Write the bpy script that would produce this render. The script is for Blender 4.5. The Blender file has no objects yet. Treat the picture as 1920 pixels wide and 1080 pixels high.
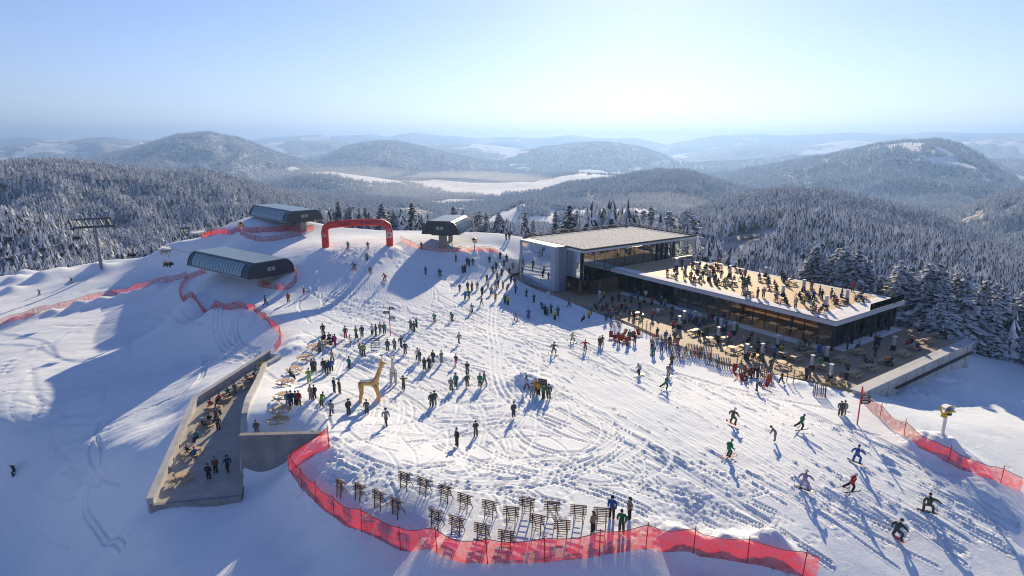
import bpy, bmesh, math, random
import numpy as np
from mathutils import Vector, Matrix
random.seed(7); RNG = np.random.default_rng(11)
C = bpy.context.scene.collection
SC = bpy.context.scene
R_ = math.radians
# ---------------------------------------------------------------- camera, sky, sun, exposure
F_PX, PITCH, CAM_H = 1130.0, math.atan(272 / 1130.0), 30.0
cam_d = bpy.data.cameras.new("camera"); cam = bpy.data.objects.new("camera", cam_d); C.objects.link(cam)
cam.location = (0, 0, CAM_H); cam.rotation_euler = (math.pi / 2 - PITCH, 0, 0)
cam_d.sensor_width = 36; cam_d.lens = 36 * F_PX / 1920; cam_d.clip_end = 40000; cam_d.clip_start = 0.5
SC.camera = cam
SUN_AZ, SUN_EL = R_(11.7), R_(22)
w = bpy.data.worlds.new("World"); SC.world = w; w.use_nodes = True
nt = w.node_tree; bg = nt.nodes["Background"]
sky = nt.nodes.new("ShaderNodeTexSky"); sky.sky_type = 'NISHITA'; sky.sun_disc = False
sky.sun_elevation = SUN_EL; sky.sun_rotation = SUN_AZ; sky.altitude = 900; sky.air_density = 1.0
sky.dust_density = 0.3; sky.ozone_density = 3.0
tint = nt.nodes.new("ShaderNodeMixRGB"); tint.blend_type = 'MULTIPLY'; tint.inputs[0].default_value = 1; tint.inputs[2].default_value = (.95, .85, 1.0, 1)
nt.links.new(sky.outputs[0], tint.inputs[1]); nt.links.new(tint.outputs[0], bg.inputs[0]); bg.inputs[1].default_value = 0.084
sd = bpy.data.lights.new("sun", 'SUN'); sun = bpy.data.objects.new("sun", sd); C.objects.link(sun)
sd.energy = 5.0; sd.angle = R_(0.55); sd.color = (1.0, 0.80, 0.53)
sdir = Vector((math.sin(SUN_AZ) * math.cos(SUN_EL), math.cos(SUN_AZ) * math.cos(SUN_EL), math.sin(SUN_EL)))
sun.rotation_euler = sdir.to_track_quat('Z', 'Y').to_euler()
SC.view_settings.view_transform = 'Standard'; SC.view_settings.look = 'None'
SC.view_settings.exposure = 0.68; SC.view_settings.gamma = 1
SC.cycles.max_bounces = 6; SC.cycles.transparent_max_bounces = 16; SC.cycles.volume_bounces = 0
SC.cycles.diffuse_bounces = 3; SC.cycles.glossy_bounces = 3; SC.cycles.use_denoising = True
HAZE_D = 1.7e-4
SC.cycles.sample_clamp_indirect = 6; SC.cycles.filter_width = 1.1
# ---------------------------------------------------------------- pixel <-> world (full 1920x1080 photo pixels)
CT, ST = math.cos(PITCH), math.sin(PITCH)
def ray(u, v):
    x = (u - 960) / F_PX; y = -(v - 540) / F_PX
    return np.array([x, CT + y * ST, -ST + y * CT])
def atz(u, v, z):
    r = ray(u, v); t = (z - CAM_H) / r[2]
    return np.array([r[0] * t, r[1] * t, z])
def proj(p):
    q = (p[0], p[1], p[2] - CAM_H); zc = q[1] * CT - q[2] * ST; yc = q[1] * ST + q[2] * CT
    return 960 + F_PX * q[0] / zc, 540 - F_PX * yc / zc
# ---------------------------------------------------------------- materials
MATS = {}
def M(name, col=(.5, .5, .5), rough=.6, metal=0., var=0., vscale=8., bump=0., spec=.4, emit=None):
    if name in MATS: return MATS[name]
    m = bpy.data.materials.new(name); m.use_nodes = True; t = m.node_tree
    b = t.nodes["Principled BSDF"]
    b.inputs["Base Color"].default_value = (*col, 1); b.inputs["Roughness"].default_value = rough
    b.inputs["Metallic"].default_value = metal; b.inputs["Specular IOR Level"].default_value = spec
    if var or bump:
        tc = t.nodes.new("ShaderNodeTexCoord"); n = t.nodes.new("ShaderNodeTexNoise")
        n.inputs["Scale"].default_value = vscale; n.inputs["Detail"].default_value = 5
        t.links.new(tc.outputs["Object"], n.inputs["Vector"])
        if var:
            r = t.nodes.new("ShaderNodeValToRGB")
            r.color_ramp.elements[0].position = .3; r.color_ramp.elements[1].position = .7
            r.color_ramp.elements[0].color = (*[c * (1 - var) for c in col], 1)
            r.color_ramp.elements[1].color = (*[min(1, c * (1 + var)) for c in col], 1)
            t.links.new(n.outputs["Fac"], r.inputs[0]); t.links.new(r.outputs[0], b.inputs["Base Color"])
        if bump:
            bp = t.nodes.new("ShaderNodeBump"); bp.inputs["Strength"].default_value = bump
            bp.inputs["Distance"].default_value = .05
            t.links.new(n.outputs["Fac"], bp.inputs["Height"]); t.links.new(bp.outputs[0], b.inputs["Normal"])
    MATS[name] = m; return m
def glass_mat(name, tint=(.8, .86, .88), refl=.12, rough=.0, ior=1.5):
    m = bpy.data.materials.new(name); m.use_nodes = True; t = m.node_tree; t.nodes.clear()
    o = t.nodes.new("ShaderNodeOutputMaterial"); mx = t.nodes.new("ShaderNodeMixShader")
    tr = t.nodes.new("ShaderNodeBsdfTransparent"); gl = t.nodes.new("ShaderNodeBsdfGlossy")
    fr = t.nodes.new("ShaderNodeFresnel"); fr.inputs[0].default_value = ior
    ma = t.nodes.new("ShaderNodeMath"); ma.operation = 'ADD'; ma.use_clamp = True; ma.inputs[1].default_value = refl
    tr.inputs[0].default_value = (*tint, 1); gl.inputs[0].default_value = (.9, .93, .95, 1); gl.inputs["Roughness"].default_value = rough
    t.links.new(fr.outputs[0], ma.inputs[0]); t.links.new(ma.outputs[0], mx.inputs[0])
    t.links.new(tr.outputs[0], mx.inputs[1]); t.links.new(gl.outputs[0], mx.inputs[2]); t.links.new(mx.outputs[0], o.inputs[0])
    MATS[name] = m; return m
def net_mat(name, col, fac):
    m = bpy.data.materials.new(name); m.use_nodes = True; t = m.node_tree; t.nodes.clear()
    o = t.nodes.new("ShaderNodeOutputMaterial"); mx = t.nodes.new("ShaderNodeMixShader"); m2 = t.nodes.new("ShaderNodeMixShader")
    tr = t.nodes.new("ShaderNodeBsdfTransparent"); df = t.nodes.new("ShaderNodeBsdfDiffuse"); tl = t.nodes.new("ShaderNodeBsdfTranslucent")
    df.inputs[0].default_value = (*col, 1); tl.inputs[0].default_value = (*col, 1)
    tc = t.nodes.new("ShaderNodeTexCoord"); n = t.nodes.new("ShaderNodeTexNoise"); n.inputs["Scale"].default_value = 2.2
    n.inputs["Detail"].default_value = 9
    mr = t.nodes.new("ShaderNodeMapRange"); mr.inputs[1].default_value = .3; mr.inputs[2].default_value = .7
    mr.inputs[3].default_value = fac - .2; mr.inputs[4].default_value = min(1, fac + .2)
    t.links.new(tc.outputs["Object"], n.inputs["Vector"]); t.links.new(n.outputs["Fac"], mr.inputs[0])
    m2.inputs[0].default_value = .5; t.links.new(df.outputs[0], m2.inputs[1]); t.links.new(tl.outputs[0], m2.inputs[2])
    t.links.new(mr.outputs[0], mx.inputs[0]); t.links.new(tr.outputs[0], mx.inputs[1]); t.links.new(m2.outputs[0], mx.inputs[2])
    t.links.new(mx.outputs[0], o.inputs[0]); MATS[name] = m; return m
# ---------------------------------------------------------------- mesh builder
class MB:
    def __init__(s): s.v = []; s.f = []; s.m = []
    def add(s, vs, fs, mi=0):
        o = len(s.v); s.v += [tuple(p) for p in vs]; s.f += [tuple(i + o for i in q) for q in fs]; s.m += [mi] * len(fs); return s
    def box(s, x0, x1, y0, y1, z0, z1, mi=0, bv=0.):
        vs = [(x0,y0,z0),(x1,y0,z0),(x1,y1,z0),(x0,y1,z0),(x0,y0,z1),(x1,y0,z1),(x1,y1,z1),(x0,y1,z1)]
        if bv:
            xs, ys = (x0 + bv, x1 - bv), (y0 + bv, y1 - bv)
            vs[4:] = [(xs[0],ys[0],z1),(xs[1],ys[0],z1),(xs[1],ys[1],z1),(xs[0],ys[1],z1)]
            zz = z1 - bv
            mid = [(x0,y0,zz),(x1,y0,zz),(x1,y1,zz),(x0,y1,zz)]
            vs = vs[:4] + mid + vs[4:]
            fs = [(3,2,1,0),(8,9,10,11)]
            for k in range(4):
                n = (k + 1) % 4; fs += [(k, n, n + 4, k + 4), (k + 4, n + 4, n + 8, k + 8)]
            return s.add(vs, fs, mi)
        return s.add(vs, [(3,2,1,0),(4,5,6,7),(0,1,5,4),(1,2,6,5),(2,3,7,6),(3,0,4,7)], mi)
    def bar(s, p, q, w, h=None, mi=0, up=(0,0,1)):
        p, q = Vector(p), Vector(q); h = h or w; d = (q - p).normalized(); up = Vector(up)
        if abs(d.dot(up)) > .98: up = Vector((0,1,0))
        a = d.cross(up).normalized() * w / 2; b = a.cross(d).normalized() * h / 2
        vs = [p - a - b, p + a - b, p + a + b, p - a + b, q - a - b, q + a - b, q + a + b, q - a + b]
        return s.add(vs, [(3,2,1,0),(4,5,6,7),(0,1,5,4),(1,2,6,5),(2,3,7,6),(3,0,4,7)], mi)
    def tube(s, path, rad, n=8, mi=0, caps=True):
        P = [Vector(p) for p in path]; rs = rad if isinstance(rad, (list, tuple)) else [rad] * len(P)
        rings = []; prev = None
        for i, p in enumerate(P):
            d = (P[min(i + 1, len(P) - 1)] - P[max(i - 1, 0)]).normalized()
            a = (prev - d * prev.dot(d)) if prev is not None else d.orthogonal()
            if a.length < 1e-5: a = d.orthogonal()
            a.normalize(); b = d.cross(a); prev = a
            rings.append([p + (a * math.cos(2 * math.pi * k / n) + b * math.sin(2 * math.pi * k / n)) * rs[i] for k in range(n)])
        vs = [q for r in rings for q in r]; fs = []
        for i in range(len(P) - 1):
            for k in range(n):
                k2 = (k + 1) % n; fs.append((i * n + k, i * n + k2, (i + 1) * n + k2, (i + 1) * n + k))
        if caps: fs += [tuple(range(n))[::-1], tuple(range((len(P) - 1) * n, len(P) * n))]
        return s.add(vs, fs, mi)
    def cyl(s, x, y, z0, z1, r0, r1=None, n=12, mi=0):
        return s.tube([(x, y, z0), (x, y, z1)], [r0, r0 if r1 is None else r1], n, mi)
    def prism(s, poly, z0, z1, mi=0):
        n = len(poly); g = lambda z, i: z[i] if isinstance(z, (list, tuple)) else z
        vs = [(p[0], p[1], g(z0, i)) for i, p in enumerate(poly)] + [(p[0], p[1], g(z1, i)) for i, p in enumerate(poly)]
        fs = [tuple(range(n))[::-1], tuple(range(n, 2 * n))] + [(i, (i + 1) % n, (i + 1) % n + n, i + n) for i in range(n)]
        return s.add(vs, fs, mi)
    def mesh(s, name, mats, smooth=False):
        me = bpy.data.meshes.new(name); me.from_pydata(s.v, [], s.f)
        for m in (mats if isinstance(mats, (list, tuple)) else [mats]): me.materials.append(m)
        if any(s.m): me.polygons.foreach_set("material_index", s.m)
        bm = bmesh.new(); bm.from_mesh(me); bmesh.ops.recalc_face_normals(bm, faces=bm.faces); bm.to_mesh(me); bm.free()
        if smooth: me.polygons.foreach_set("use_smooth", [True] * len(me.polygons))
        me.update(); return me
    def build(s, name, mats, parent=None, smooth=False, loc=None, rz=0.):
        return link(name, s.mesh(name, mats, smooth), parent, loc, rz)
def link(name, me, parent=None, loc=None, rz=0.):
    o = bpy.data.objects.new(name, me); C.objects.link(o)
    if parent is not None: o.parent = parent
    if loc is not None: o.location = loc
    if rz: o.rotation_euler = (0, 0, rz)
    return o
def tag(o, label, cat, group=None, kind=None):
    o["label"] = label; o["category"] = cat
    if group: o["group"] = group
    if kind: o["kind"] = kind
    return o
def thing(name, label, cat, loc=(0, 0, 0), rz=0., group=None):
    o = bpy.data.objects.new(name, None); C.objects.link(o); o.location = loc; o.rotation_euler = (0, 0, rz)
    o.empty_display_size = .2
    return tag(o, label, cat, group)
def dup(root, loc=None, rz=None, label=None, sc=None):
    r = root.copy(); C.objects.link(r)
    if loc is not None: r.location = loc
    if rz is not None: r.rotation_euler = (0, 0, rz)
    if sc is not None: r.scale = (sc, sc, sc) if not isinstance(sc, tuple) else sc
    if label: r["label"] = label
    for ch in root.children:
        c = ch.copy(); C.objects.link(c); c.parent = r
        for g in ch.children:
            d = g.copy(); C.objects.link(d); d.parent = c
    return r
# ---------------------------------------------------------------- terrain heights
def sstep(a, b, x):
    t = np.clip((x - a) / (b - a), 0, 1); return t * t * (3 - 2 * t)
_NT = np.random.default_rng(5).random((256, 256))
def vnoise(x, y):
    xi = np.floor(x).astype(int); yi = np.floor(y).astype(int); fx = x - xi; fy = y - yi
    fx = fx * fx * (3 - 2 * fx); fy = fy * fy * (3 - 2 * fy)
    g = lambda i, j: _NT[i & 255, j & 255]
    return (g(xi, yi) * (1 - fx) + g(xi + 1, yi) * fx) * (1 - fy) + (g(xi, yi + 1) * (1 - fx) + g(xi + 1, yi + 1) * fx) * fy
def fbm(x, y, o=5):
    s = 0; a = .5; k = 1.
    for i in range(o): s = s + a * vnoise(x * k + 17.3 * i, y * k + 9.1 * i); a *= .5; k *= 2.03
    return s
CP = """1147 972 2|700 960 1.3|900 1010 1.8|1050 1000 2|860 836 1|655 777 .9|580 717 .8|620 677 .6|770 615 .8|862 644 .8|1027 747 1|963 781 1|
1250 733 1.2|1199 703 .8|1098 660 .6|1373 795 1.6|1500 808 1.2|1580 779 .6|1605 870 .6|1507 918 1.4|1680 1009 -.6|1740 961 -.6|1250 1000 1.4|
970 602 .1|987 557 .2|1000 530 .3|540 567 1|455 545 1.3|722 527 4|825 516 3.1|800 560 2|655 530 3.5|660 600 .9|
610 462 8|737 460 8|653 466 7.8|690 466 7.9|827 462 7|890 490 4|950 480 4|700 439 8.2|850 443 7.6|940 449 6.8|600 440 8.2|545 443 8|470 442 7.8|
400 446 6.5|300 472 1.6|190 498 -4.5|250 500 -3.2|310 500 -1.6|0 523 -10|135 531 -6.5|75 553 -8|340 520 -1.8|290 535 -3.8|200 555 -6|0 606 -8.8|350 560 .2|400 576 .2|480 585 .6|520 630 .4|520 655 .2|410 590 -2|400 597 -2.6|310 607 -5.2|290 590 -5|320 575 -3.4|250 600 -6|150 600 -7.1|235 652 -6.4|150 707 -7.4|185 680 -7|82 750 -8.2|0 795 -9.2|0 640 -8.5|0 710 -8.7|120 640 -7.5|385 667 -5.6|317 705 -6.8|250 772 -7.2|385 692 -3.9|440 683 -2.5|350 715 -4.8|185 812 -8.5|100 868 -12.6|0 920 -16.2|290 765 -6|330 745 -4.6|260 810 -6.0|0 1075 -21|100 990 -15.5|250 860 -5.7|200 850 -7.3|130 860 -10.4|190 930 -10|210 1010 -9.5|285 972 -4.7|380 958 -4.5|440 945 -4.2|500 895 -3.6|300 1000 -4.9|250 1075 -7.5|350 1075 -5.6|340 770 -4.6|300 830 -4.4|340 800 -3.2|270 965 -4.3|360 745 -2.8|440 695 -1.6|480 800 .8|540 690 .5|610 810 1|
1060 570 -.15|1190 625 -.1|1360 700 0|1540 735 0|1610 760 .2|1670 790 0|1760 840 -.6|1900 920 -2|1767 815 -1|1900 830 -2.5|1640 740 -2.4|1720 705 -2.8|1800 690 -3.4|1900 740 -5|1860 790 -2.6|1920 690 -7|
542 886 -1.2|614 962 .3|667 993 .8|773 1033 1.2|914 1057 1.6|1070 1050 1.7|1223 1030 1.4|1385 1053 .8|1530 1085 .2|600 1040 -2.5|750 1075 -1.2|450 1000 -4.0|420 1075 -4.2|520 1075 -2.9|560 985 -2.7|480 940 -3.7|560 1040 -2.5|1300 1075 -1.2|640 880 .9"""
pts = []
for t in CP.replace("\n", "").split("|"):
    u, v, z = map(float, t.split()); pts.append(atz(u, v, z))
# ground hidden by the buildings, under the wall and beyond the frame
EA = np.array([math.sin(R_(-34.6)), math.cos(R_(-34.6))]); EB = np.array([math.cos(R_(-34.6)), -math.sin(R_(-34.6))])
RC = np.array([46.86, 84.0])
def bl(a, b): return RC + EA * a + EB * b
for a, b, z in [(0,0,0),(20,0,0),(44,0,0),(0,20,-.3),(20,22,-.3),(45,22,.2),(60,0,.3),(66,10,1.5),(68,26,1),(-8,20,-2.5),(20,-8,0),(5,-8,0),(34,-6,0),(-8,-8,-.3),(-12,25,-5),(55,12,.3)]:
    p = bl(a, b); pts.append(np.array([p[0], p[1], z]))
for x, y, z in [(-30,24,-10),(-14,25,-7),(0,24,-6),(18,24,-6),(40,25,-6),(60,30,-5),(-60,25,-18),(80,50,-6),(110,70,-9),(-110,60,-22),(-170,110,-14),(0,10,-9),(-75,42,-19),(0,29,-3.6),(10,29,-3.4),(22,30,-3.0),(-12,30,-4),(-20,36,-5),(-28,42,-6.5)]:
    pts.append(np.array([x, y, z], float))
pts = np.array(pts)
def tps(r): return np.where(r > 1e-9, r * r * np.log(np.maximum(r, 1e-9)), 0)
_n = len(pts); _K = tps(np.linalg.norm(pts[:, None, :2] - pts[None, :, :2], axis=2)) + np.eye(_n) * 2.
_P = np.c_[np.ones(_n), pts[:, :2]]
_A = np.zeros((_n + 3, _n + 3)); _A[:_n, :_n] = _K; _A[:_n, _n:] = _P; _A[_n:, :_n] = _P.T
_W = np.linalg.solve(_A, np.r_[pts[:, 2], 0, 0, 0])
GX = np.arange(-240, 241, 2.0); GY = np.arange(6, 261, 2.0)
_gx, _gy = np.meshgrid(GX, GY); _q = np.c_[_gx.ravel(), _gy.ravel()]
_z = np.concatenate([tps(np.linalg.norm(c[:, None, :] - pts[None, :, :2], axis=2)) @ _W[:_n] for c in np.array_split(_q, 20)])
_z += np.c_[np.ones(len(_q)), _q] @ _W[_n:]
GZ = np.clip(_z.reshape(_gx.shape), -40, 12)
def cub(G, x, y):   # smooth (Catmull-Rom) lookup in the 2 m grid
    fx = np.clip((x - GX[0]) / 2., 1, len(GX) - 3.001); fy = np.clip((y - GY[0]) / 2., 1, len(GY) - 3.001)
    i = fx.astype(int); j = fy.astype(int); fx = fx - i; fy = fy - j
    def wt(t): return [-.5*t+t*t-.5*t**3, 1-2.5*t*t+1.5*t**3, .5*t+2*t*t-1.5*t**3, -.5*t*t+.5*t**3]
    wx, wy = wt(fx), wt(fy); s = 0
    for a in range(4):
        for b in range(4): s = s + wy[a] * wx[b] * G[j + a - 1, i + b - 1]
    return s
# plateau outline in plan: inside it the ski hill, outside the ground drops into the woods
EDGE = [atz(-200, 545, -12)[:2], atz(0, 520, -10)[:2], atz(190, 494, -4.5)[:2], atz(300, 468, 1.6)[:2], atz(380, 441, 6.5)[:2], atz(470, 430, 7.8)[:2], atz(600, 433, 8.2)[:2], atz(700, 436, 8.2)[:2], atz(940, 446, 6.8)[:2],
        bl(74, 14), bl(72, 29), bl(40, 25), bl(10, 23.5), bl(-4, 23), bl(-9, 22), atz(1812, 655, -4)[:2], atz(1930, 688, -7)[:2], np.array([110., 66]), np.array([110., -40]), np.array([-260., -40]), np.array([-260., 150])]
EDGE = np.array(EDGE)
def sdf_poly(x, y):
    sh = np.shape(x); p = np.c_[np.ravel(x), np.ravel(y)]; d = np.full(len(p), 1e9); ins = np.zeros(len(p), bool)
    n = len(EDGE)
    for i in range(n):
        a, b = EDGE[i], EDGE[(i + 1) % n]; e = b - a; w_ = p - a
        t = np.clip((w_ @ e) / (e @ e), 0, 1); d = np.minimum(d, np.linalg.norm(w_ - t[:, None] * e, axis=1))
        c = ((a[1] > p[:, 1]) != (b[1] > p[:, 1]))
        if c.any(): ins ^= c & (p[:, 0] < (b[0] - a[0]) * (p[:, 1] - a[1]) / (b[1] - a[1] + 1e-12) + a[0])
    return np.where(ins, -d, d).reshape(sh)
# far ridges: distance, half width towards / away from us, tree height on top, outline in photo pixels
RIDGES = [
 (330, 150, 160, 11, "-120 372|0 386|60 390|120 404|175 430|230 470"),
 (880, 420, 380, 13, "-250 300|0 296|60 291|110 292|200 302|300 314|380 312|440 326|500 345|580 372|660 395"),
 (360, 170, 220, 11, "1230 450|1300 418|1400 398|1470 392|1560 402|1640 428|1740 446|1820 458|1920 505|2060 560"),
 (700, 260, 300, 12, "1280 400|1360 372|1450 352|1540 352|1640 372|1740 398|1800 420|1860 450"),
 (1500, 450, 500, 13, "1010 360|1060 344|1150 330|1230 317|1290 319|1340 335|1400 352|1470 372"),
 (1050, 330, 350, 13, "860 420|930 396|980 372|1060 374|1140 380|1230 378|1300 392|1370 410"),
 (1250, 450, 400, 13, "420 360|500 348|600 360|700 368|760 372|830 392|890 412"),
 (1250, 400, 500, 13, "1760 420|1800 395|1850 370|1920 350|2050 330|2200 340"),
 (3000, 1300, 1300, 12, "1340 330|1420 312|1480 300|1560 287|1640 269|1700 261|1760 259|1800 268|1840 285|1880 310|1920 330|1980 345"),
 (4000, 1600, 1600, 10, "110 310|170 294|250 275|330 251|390 245|450 257|520 284|580 304|640 325"),
 (3600, 900, 900, 10, "540 335|640 318|740 322|800 315|880 324|960 338"),
 (2700, 600, 700, 12, "940 348|1010 332|1080 322|1160 327|1240 345"),
 (6400, 1500, 1500, 5, "560 290|680 275|760 282|860 278|960 288|1020 296"),
 (5000, 1200, 1200, 8, "1480 312|1600 298|1700 302|1800 296|1950 300"),
 (2300, 700, 800, 12, "500 345|560 318|620 318|700 330|780 345"),
 (4600, 1500, 1500, 10, "540 312|600 293|645 274|690 263|740 262|790 273|850 288|920 302|990 318"),
 (5600, 1700, 1700, 8, "900 310|960 288|1010 276|1070 268|1110 265|1150 266|1200 274|1250 290|1300 308"),
 (5200, 1400, 1500, 8, "1250 310|1330 303|1400 300|1480 291|1560 292|1640 300"),
 (7000, 1800, 1800, 5, "-300 280|-100 270|0 274|60 267|120 264|190 255|230 259|280 270|340 282"),
 (7500, 1800, 1800, 5, "420 285|500 268|560 262|620 262|700 272|800 270|880 268|960 276|1060 280"),
 (8000, 1800, 1800, 5, "1200 300|1280 288|1350 276|1430 268|1500 275|1590 262|1680 270|1800 266|1860 255|1920 262|2100 258"),
 (11000, 2500, 2500, 0, "-400 262|0 261|40 257|100 262|220 260|330 264|430 262|500 258|590 252|650 254|690 251|730 256|770 248|820 253|900 259|950 256|1010 259|1070 253|1120 259|1190 258|1250 271|1310 259|1350 253|1420 251|1480 254|1540 251|1600 248|1680 252|1760 247|1850 250|1930 249|2300 252"),
]
RD = []
for D, wf, wb, th, s in RIDGES:
    az, zt = [], []
    for t in s.split("|"):
        u, v = map(float, t.split()); r = ray(u, v)
        az.append(math.atan2(r[0], r[1])); zt.append(CAM_H + D * r[2] / math.hypot(r[0], r[1]) - th * .8)
    RD.append((D, wf, wb, np.array(az), np.array(zt)))
BR = [0, 60, 110, 160, 250, 400, 700, 1200, 2200, 4000, 8000, 15000]
BZ = [-10, -12, -15, -24, -38, -58, -88, -118, -140, -165, -230, -300]
def far_h(x, y):
    r = np.hypot(x, y); az = np.arctan2(x, y); base = np.interp(r, BR, BZ)
    n1 = fbm(x / 420. + 40, y / 420. + 40) - .5; n2 = fbm(x / 95. + 7, y / 95. + 3) - .5
    z = base + n1 * np.clip(r * .035, 0, 60) + n2 * np.clip(r * .012, 0, 12)
    wob = 1 + .22 * (fbm(x / 700. + 3, y / 700. + 90, 3) - .5)
    z = z + (.5 - np.abs(fbm(x / 800. + 31, y / 800. + 8, 5) - .5) * 4) * np.clip((r - 1500) * .012, 0, 60)
    for k, (D, wf, wb, A, Z) in enumerate(RD):
        zt = np.interp(az, A, Z)
        edge = sstep(A[0] - .10, A[0] + .0, az) * (1 - sstep(A[-1] - .0, A[-1] + .10, az))
        d = r - D; p = np.where(d < 0, 1 + d / (wf * wob), 1 - d / (wb * wob)); p = np.clip(p, 0, 1); p = p * p * (3 - 2 * p)
        g = (.35 - np.abs(fbm(x / (D * .09) + k, y / (D * .09)) - .5) * 4) * (1 - p) * p * 4
        z = np.maximum(z, base + (zt - base) * p * edge + g * np.maximum(zt - base, 0) * .34 * edge)
    return z
# heaps and banks of pushed snow: px, py, ground z guess, radius, height
HEAPS = """590 845 .9 3 1.0|640 870 1 3.5 .7|600 905 .6 2.2 .7|1000 718 1 2.2 .9|975 712 1 1.8 .6|1790 855 -.4 3 1.5|1740 840 -.2 2.6 1.2|1850 930 -1 2.6 1.0|1840 905 -1.2 2 .7|1540 735 0 1.5 .6|1500 722 0 1.3 .5|
1330 1010 1.2 1.6 .8|1290 1003 1.3 1.4 .7|1360 1020 1 1.6 .8|1430 1038 .8 1.8 .9|1460 1045 .6 1.5 .8|1270 1000 1.3 1.2 .6|550 655 .6 2 .7|560 640 .6 2 .6|500 600 .4 1.6 .5|
60 603 -8.8 2.6 1.3|150 578 -7 2.6 1.5|230 562 -5.8 2.8 1.4|290 545 -4.3 2.6 1.3|100 592 -8 2.2 1.2|190 570 -6.5 2.3 1.3|30 530 -9.5 4 1.6|75 528 -8 4 2.2|45 520 -9.7 3 1.4|110 515 -7 3.5 1.6|190 505 -4.6 4 1.6|170 508 -5 3 1|20 548 -9 3 1.4|260 552 -5 2 1.1|25 612 -9 2.4 1.2|325 540 -3 2.2 1.0|
470 443 7.6 5 1|440 450 7 4 .9|880 492 4.2 4 1|900 478 5 4 1.3|930 470 5.6 4 1.2|860 480 5.2 3 .9|605 470 7.6 2.2 .5|740 466 7.8 2.4 .5|700 675 .8 2.2 .6|830 672 .8 2.2 .5|1700 735 -2.6 5 1.2|1780 720 -3.2 5 1.0"""
HP = []
for t in HEAPS.replace("\n", "").split("|"):
    u, v, z, r, h = map(float, t.split()); p = atz(u, v, z); HP.append((p[0], p[1], r, h))
PLACES = []   # (polygon, level) flattened pads under buildings
def near_h(x, y):
    z = cub(GZ, x, y)
    for hx, hy, r, h in HP:
        d2 = ((x - hx) ** 2 + (y - hy) ** 2) / (r * r)
        k = d2 < 6
        if np.any(k):
            lump = .7 + .9 * fbm(x * .9 + hx, y * .9, 3)
            z = z + np.where(k, h * np.exp(-d2 * 1.3) * lump, 0)
    z = z + (fbm(x / 9. + 5, y / 9. + 2, 4) - .5) * .5 * sstep(0, 1, np.clip(np.abs(x + 60) / 60, 0, 1) * 0 + .8)
    return z
PAD = [(np.array([bl(71, -12), bl(46, -12), bl(26, -14.5), bl(14, -17), bl(6, -17), bl(-2, -14), bl(-10, -12), bl(-10, 22.2), bl(46, 24), bl(46, 30), bl(71, 30)]), -.6)]
RAMP_POLY = None
def in_poly(x, y, P):
    ins = np.zeros(np.shape(x), bool); n = len(P)
    for i in range(n):
        a, b = P[i], P[(i + 1) % n]
        ins ^= ((a[1] > y) != (b[1] > y)) & (x < (b[0] - a[0]) * (y - a[1]) / (b[1] - a[1] + 1e-12) + a[0])
    return ins
def height(x, y):
    x = np.asarray(x, float); y = np.asarray(y, float)
    d = sdf_poly(x, y); zf = far_h(x, y); zn = near_h(x, y)
    w_ = sstep(12, 110, d)
    drop = np.clip(d - 2, 0, 40) * .42
    z = (zn - drop) * (1 - w_) + zf * w_
    return z
# cached 1 m lookup for placing things
HX = np.arange(-240, 241, 1.0); HY = np.arange(8, 400, 1.0)
_hx, _hy = np.meshgrid(HX, HY); HZ = height(_hx, _hy)
def hz(x, y):
    fx = min(max((x - HX[0]), 0), len(HX) - 2.001); fy = min(max((y - HY[0]), 0), len(HY) - 2.001)
    i, j = int(fx), int(fy); fx -= i; fy -= j
    return float((HZ[j, i] * (1 - fx) + HZ[j, i + 1] * fx) * (1 - fy) + (HZ[j + 1, i] * (1 - fx) + HZ[j + 1, i + 1] * fx) * fy)
def gp(u, v, zoff=0.):
    """point of the snow seen at photo pixel u, v"""
    r = ray(u, v); t = 18.
    prev = t
    while t < 380:
        if CAM_H + r[2] * t - hz(r[0] * t, r[1] * t) < 0: break
        prev = t; t += .5
    lo, hi = prev, t
    for _ in range(14):
        m = (lo + hi) / 2
        if CAM_H + r[2] * m - hz(r[0] * m, r[1] * m) < 0: hi = m
        else: lo = m
    return Vector((r[0] * hi, r[1] * hi, hz(r[0] * hi, r[1] * hi) + zoff))
# ---------------------------------------------------------------- ramp terrace outline (concrete path sunk at the left of the plateau)
def rz_(y): return float(np.interp(y, [46, 55, 70, 79, 84], [-4.3, -3.6, -2.1, -.7, -.2]))
def rp(u, v, zoff=0.):
    z = -2.
    for _ in range(12): p = atz(u, v, z); z = rz_(p[1])
    return Vector((p[0], p[1], z + zoff))
RT = [rp(505, 668), rp(367, 757), rp(283, 950)]; RR = [rp(527, 682), rp(498, 700), rp(483, 765), rp(467, 850), rp(458, 890), rp(452, 931)]; RAMP_END = RR[-1]
RAMP_PLAN = np.array([[p[0], p[1]] for p in RT + RR[::-1]])
def carve(x, y, z):
    """cut the snow away where the ramp terrace, the building pad and the retaining wall stand"""
    k = in_poly(x, y, RAMP_PLAN); z = np.where(k, np.minimum(z, -6.5), z)
    k = in_poly(x, y, PAD[0][0]); z = np.where(k, np.minimum(z, PAD[0][1]), z)
    return z
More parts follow.
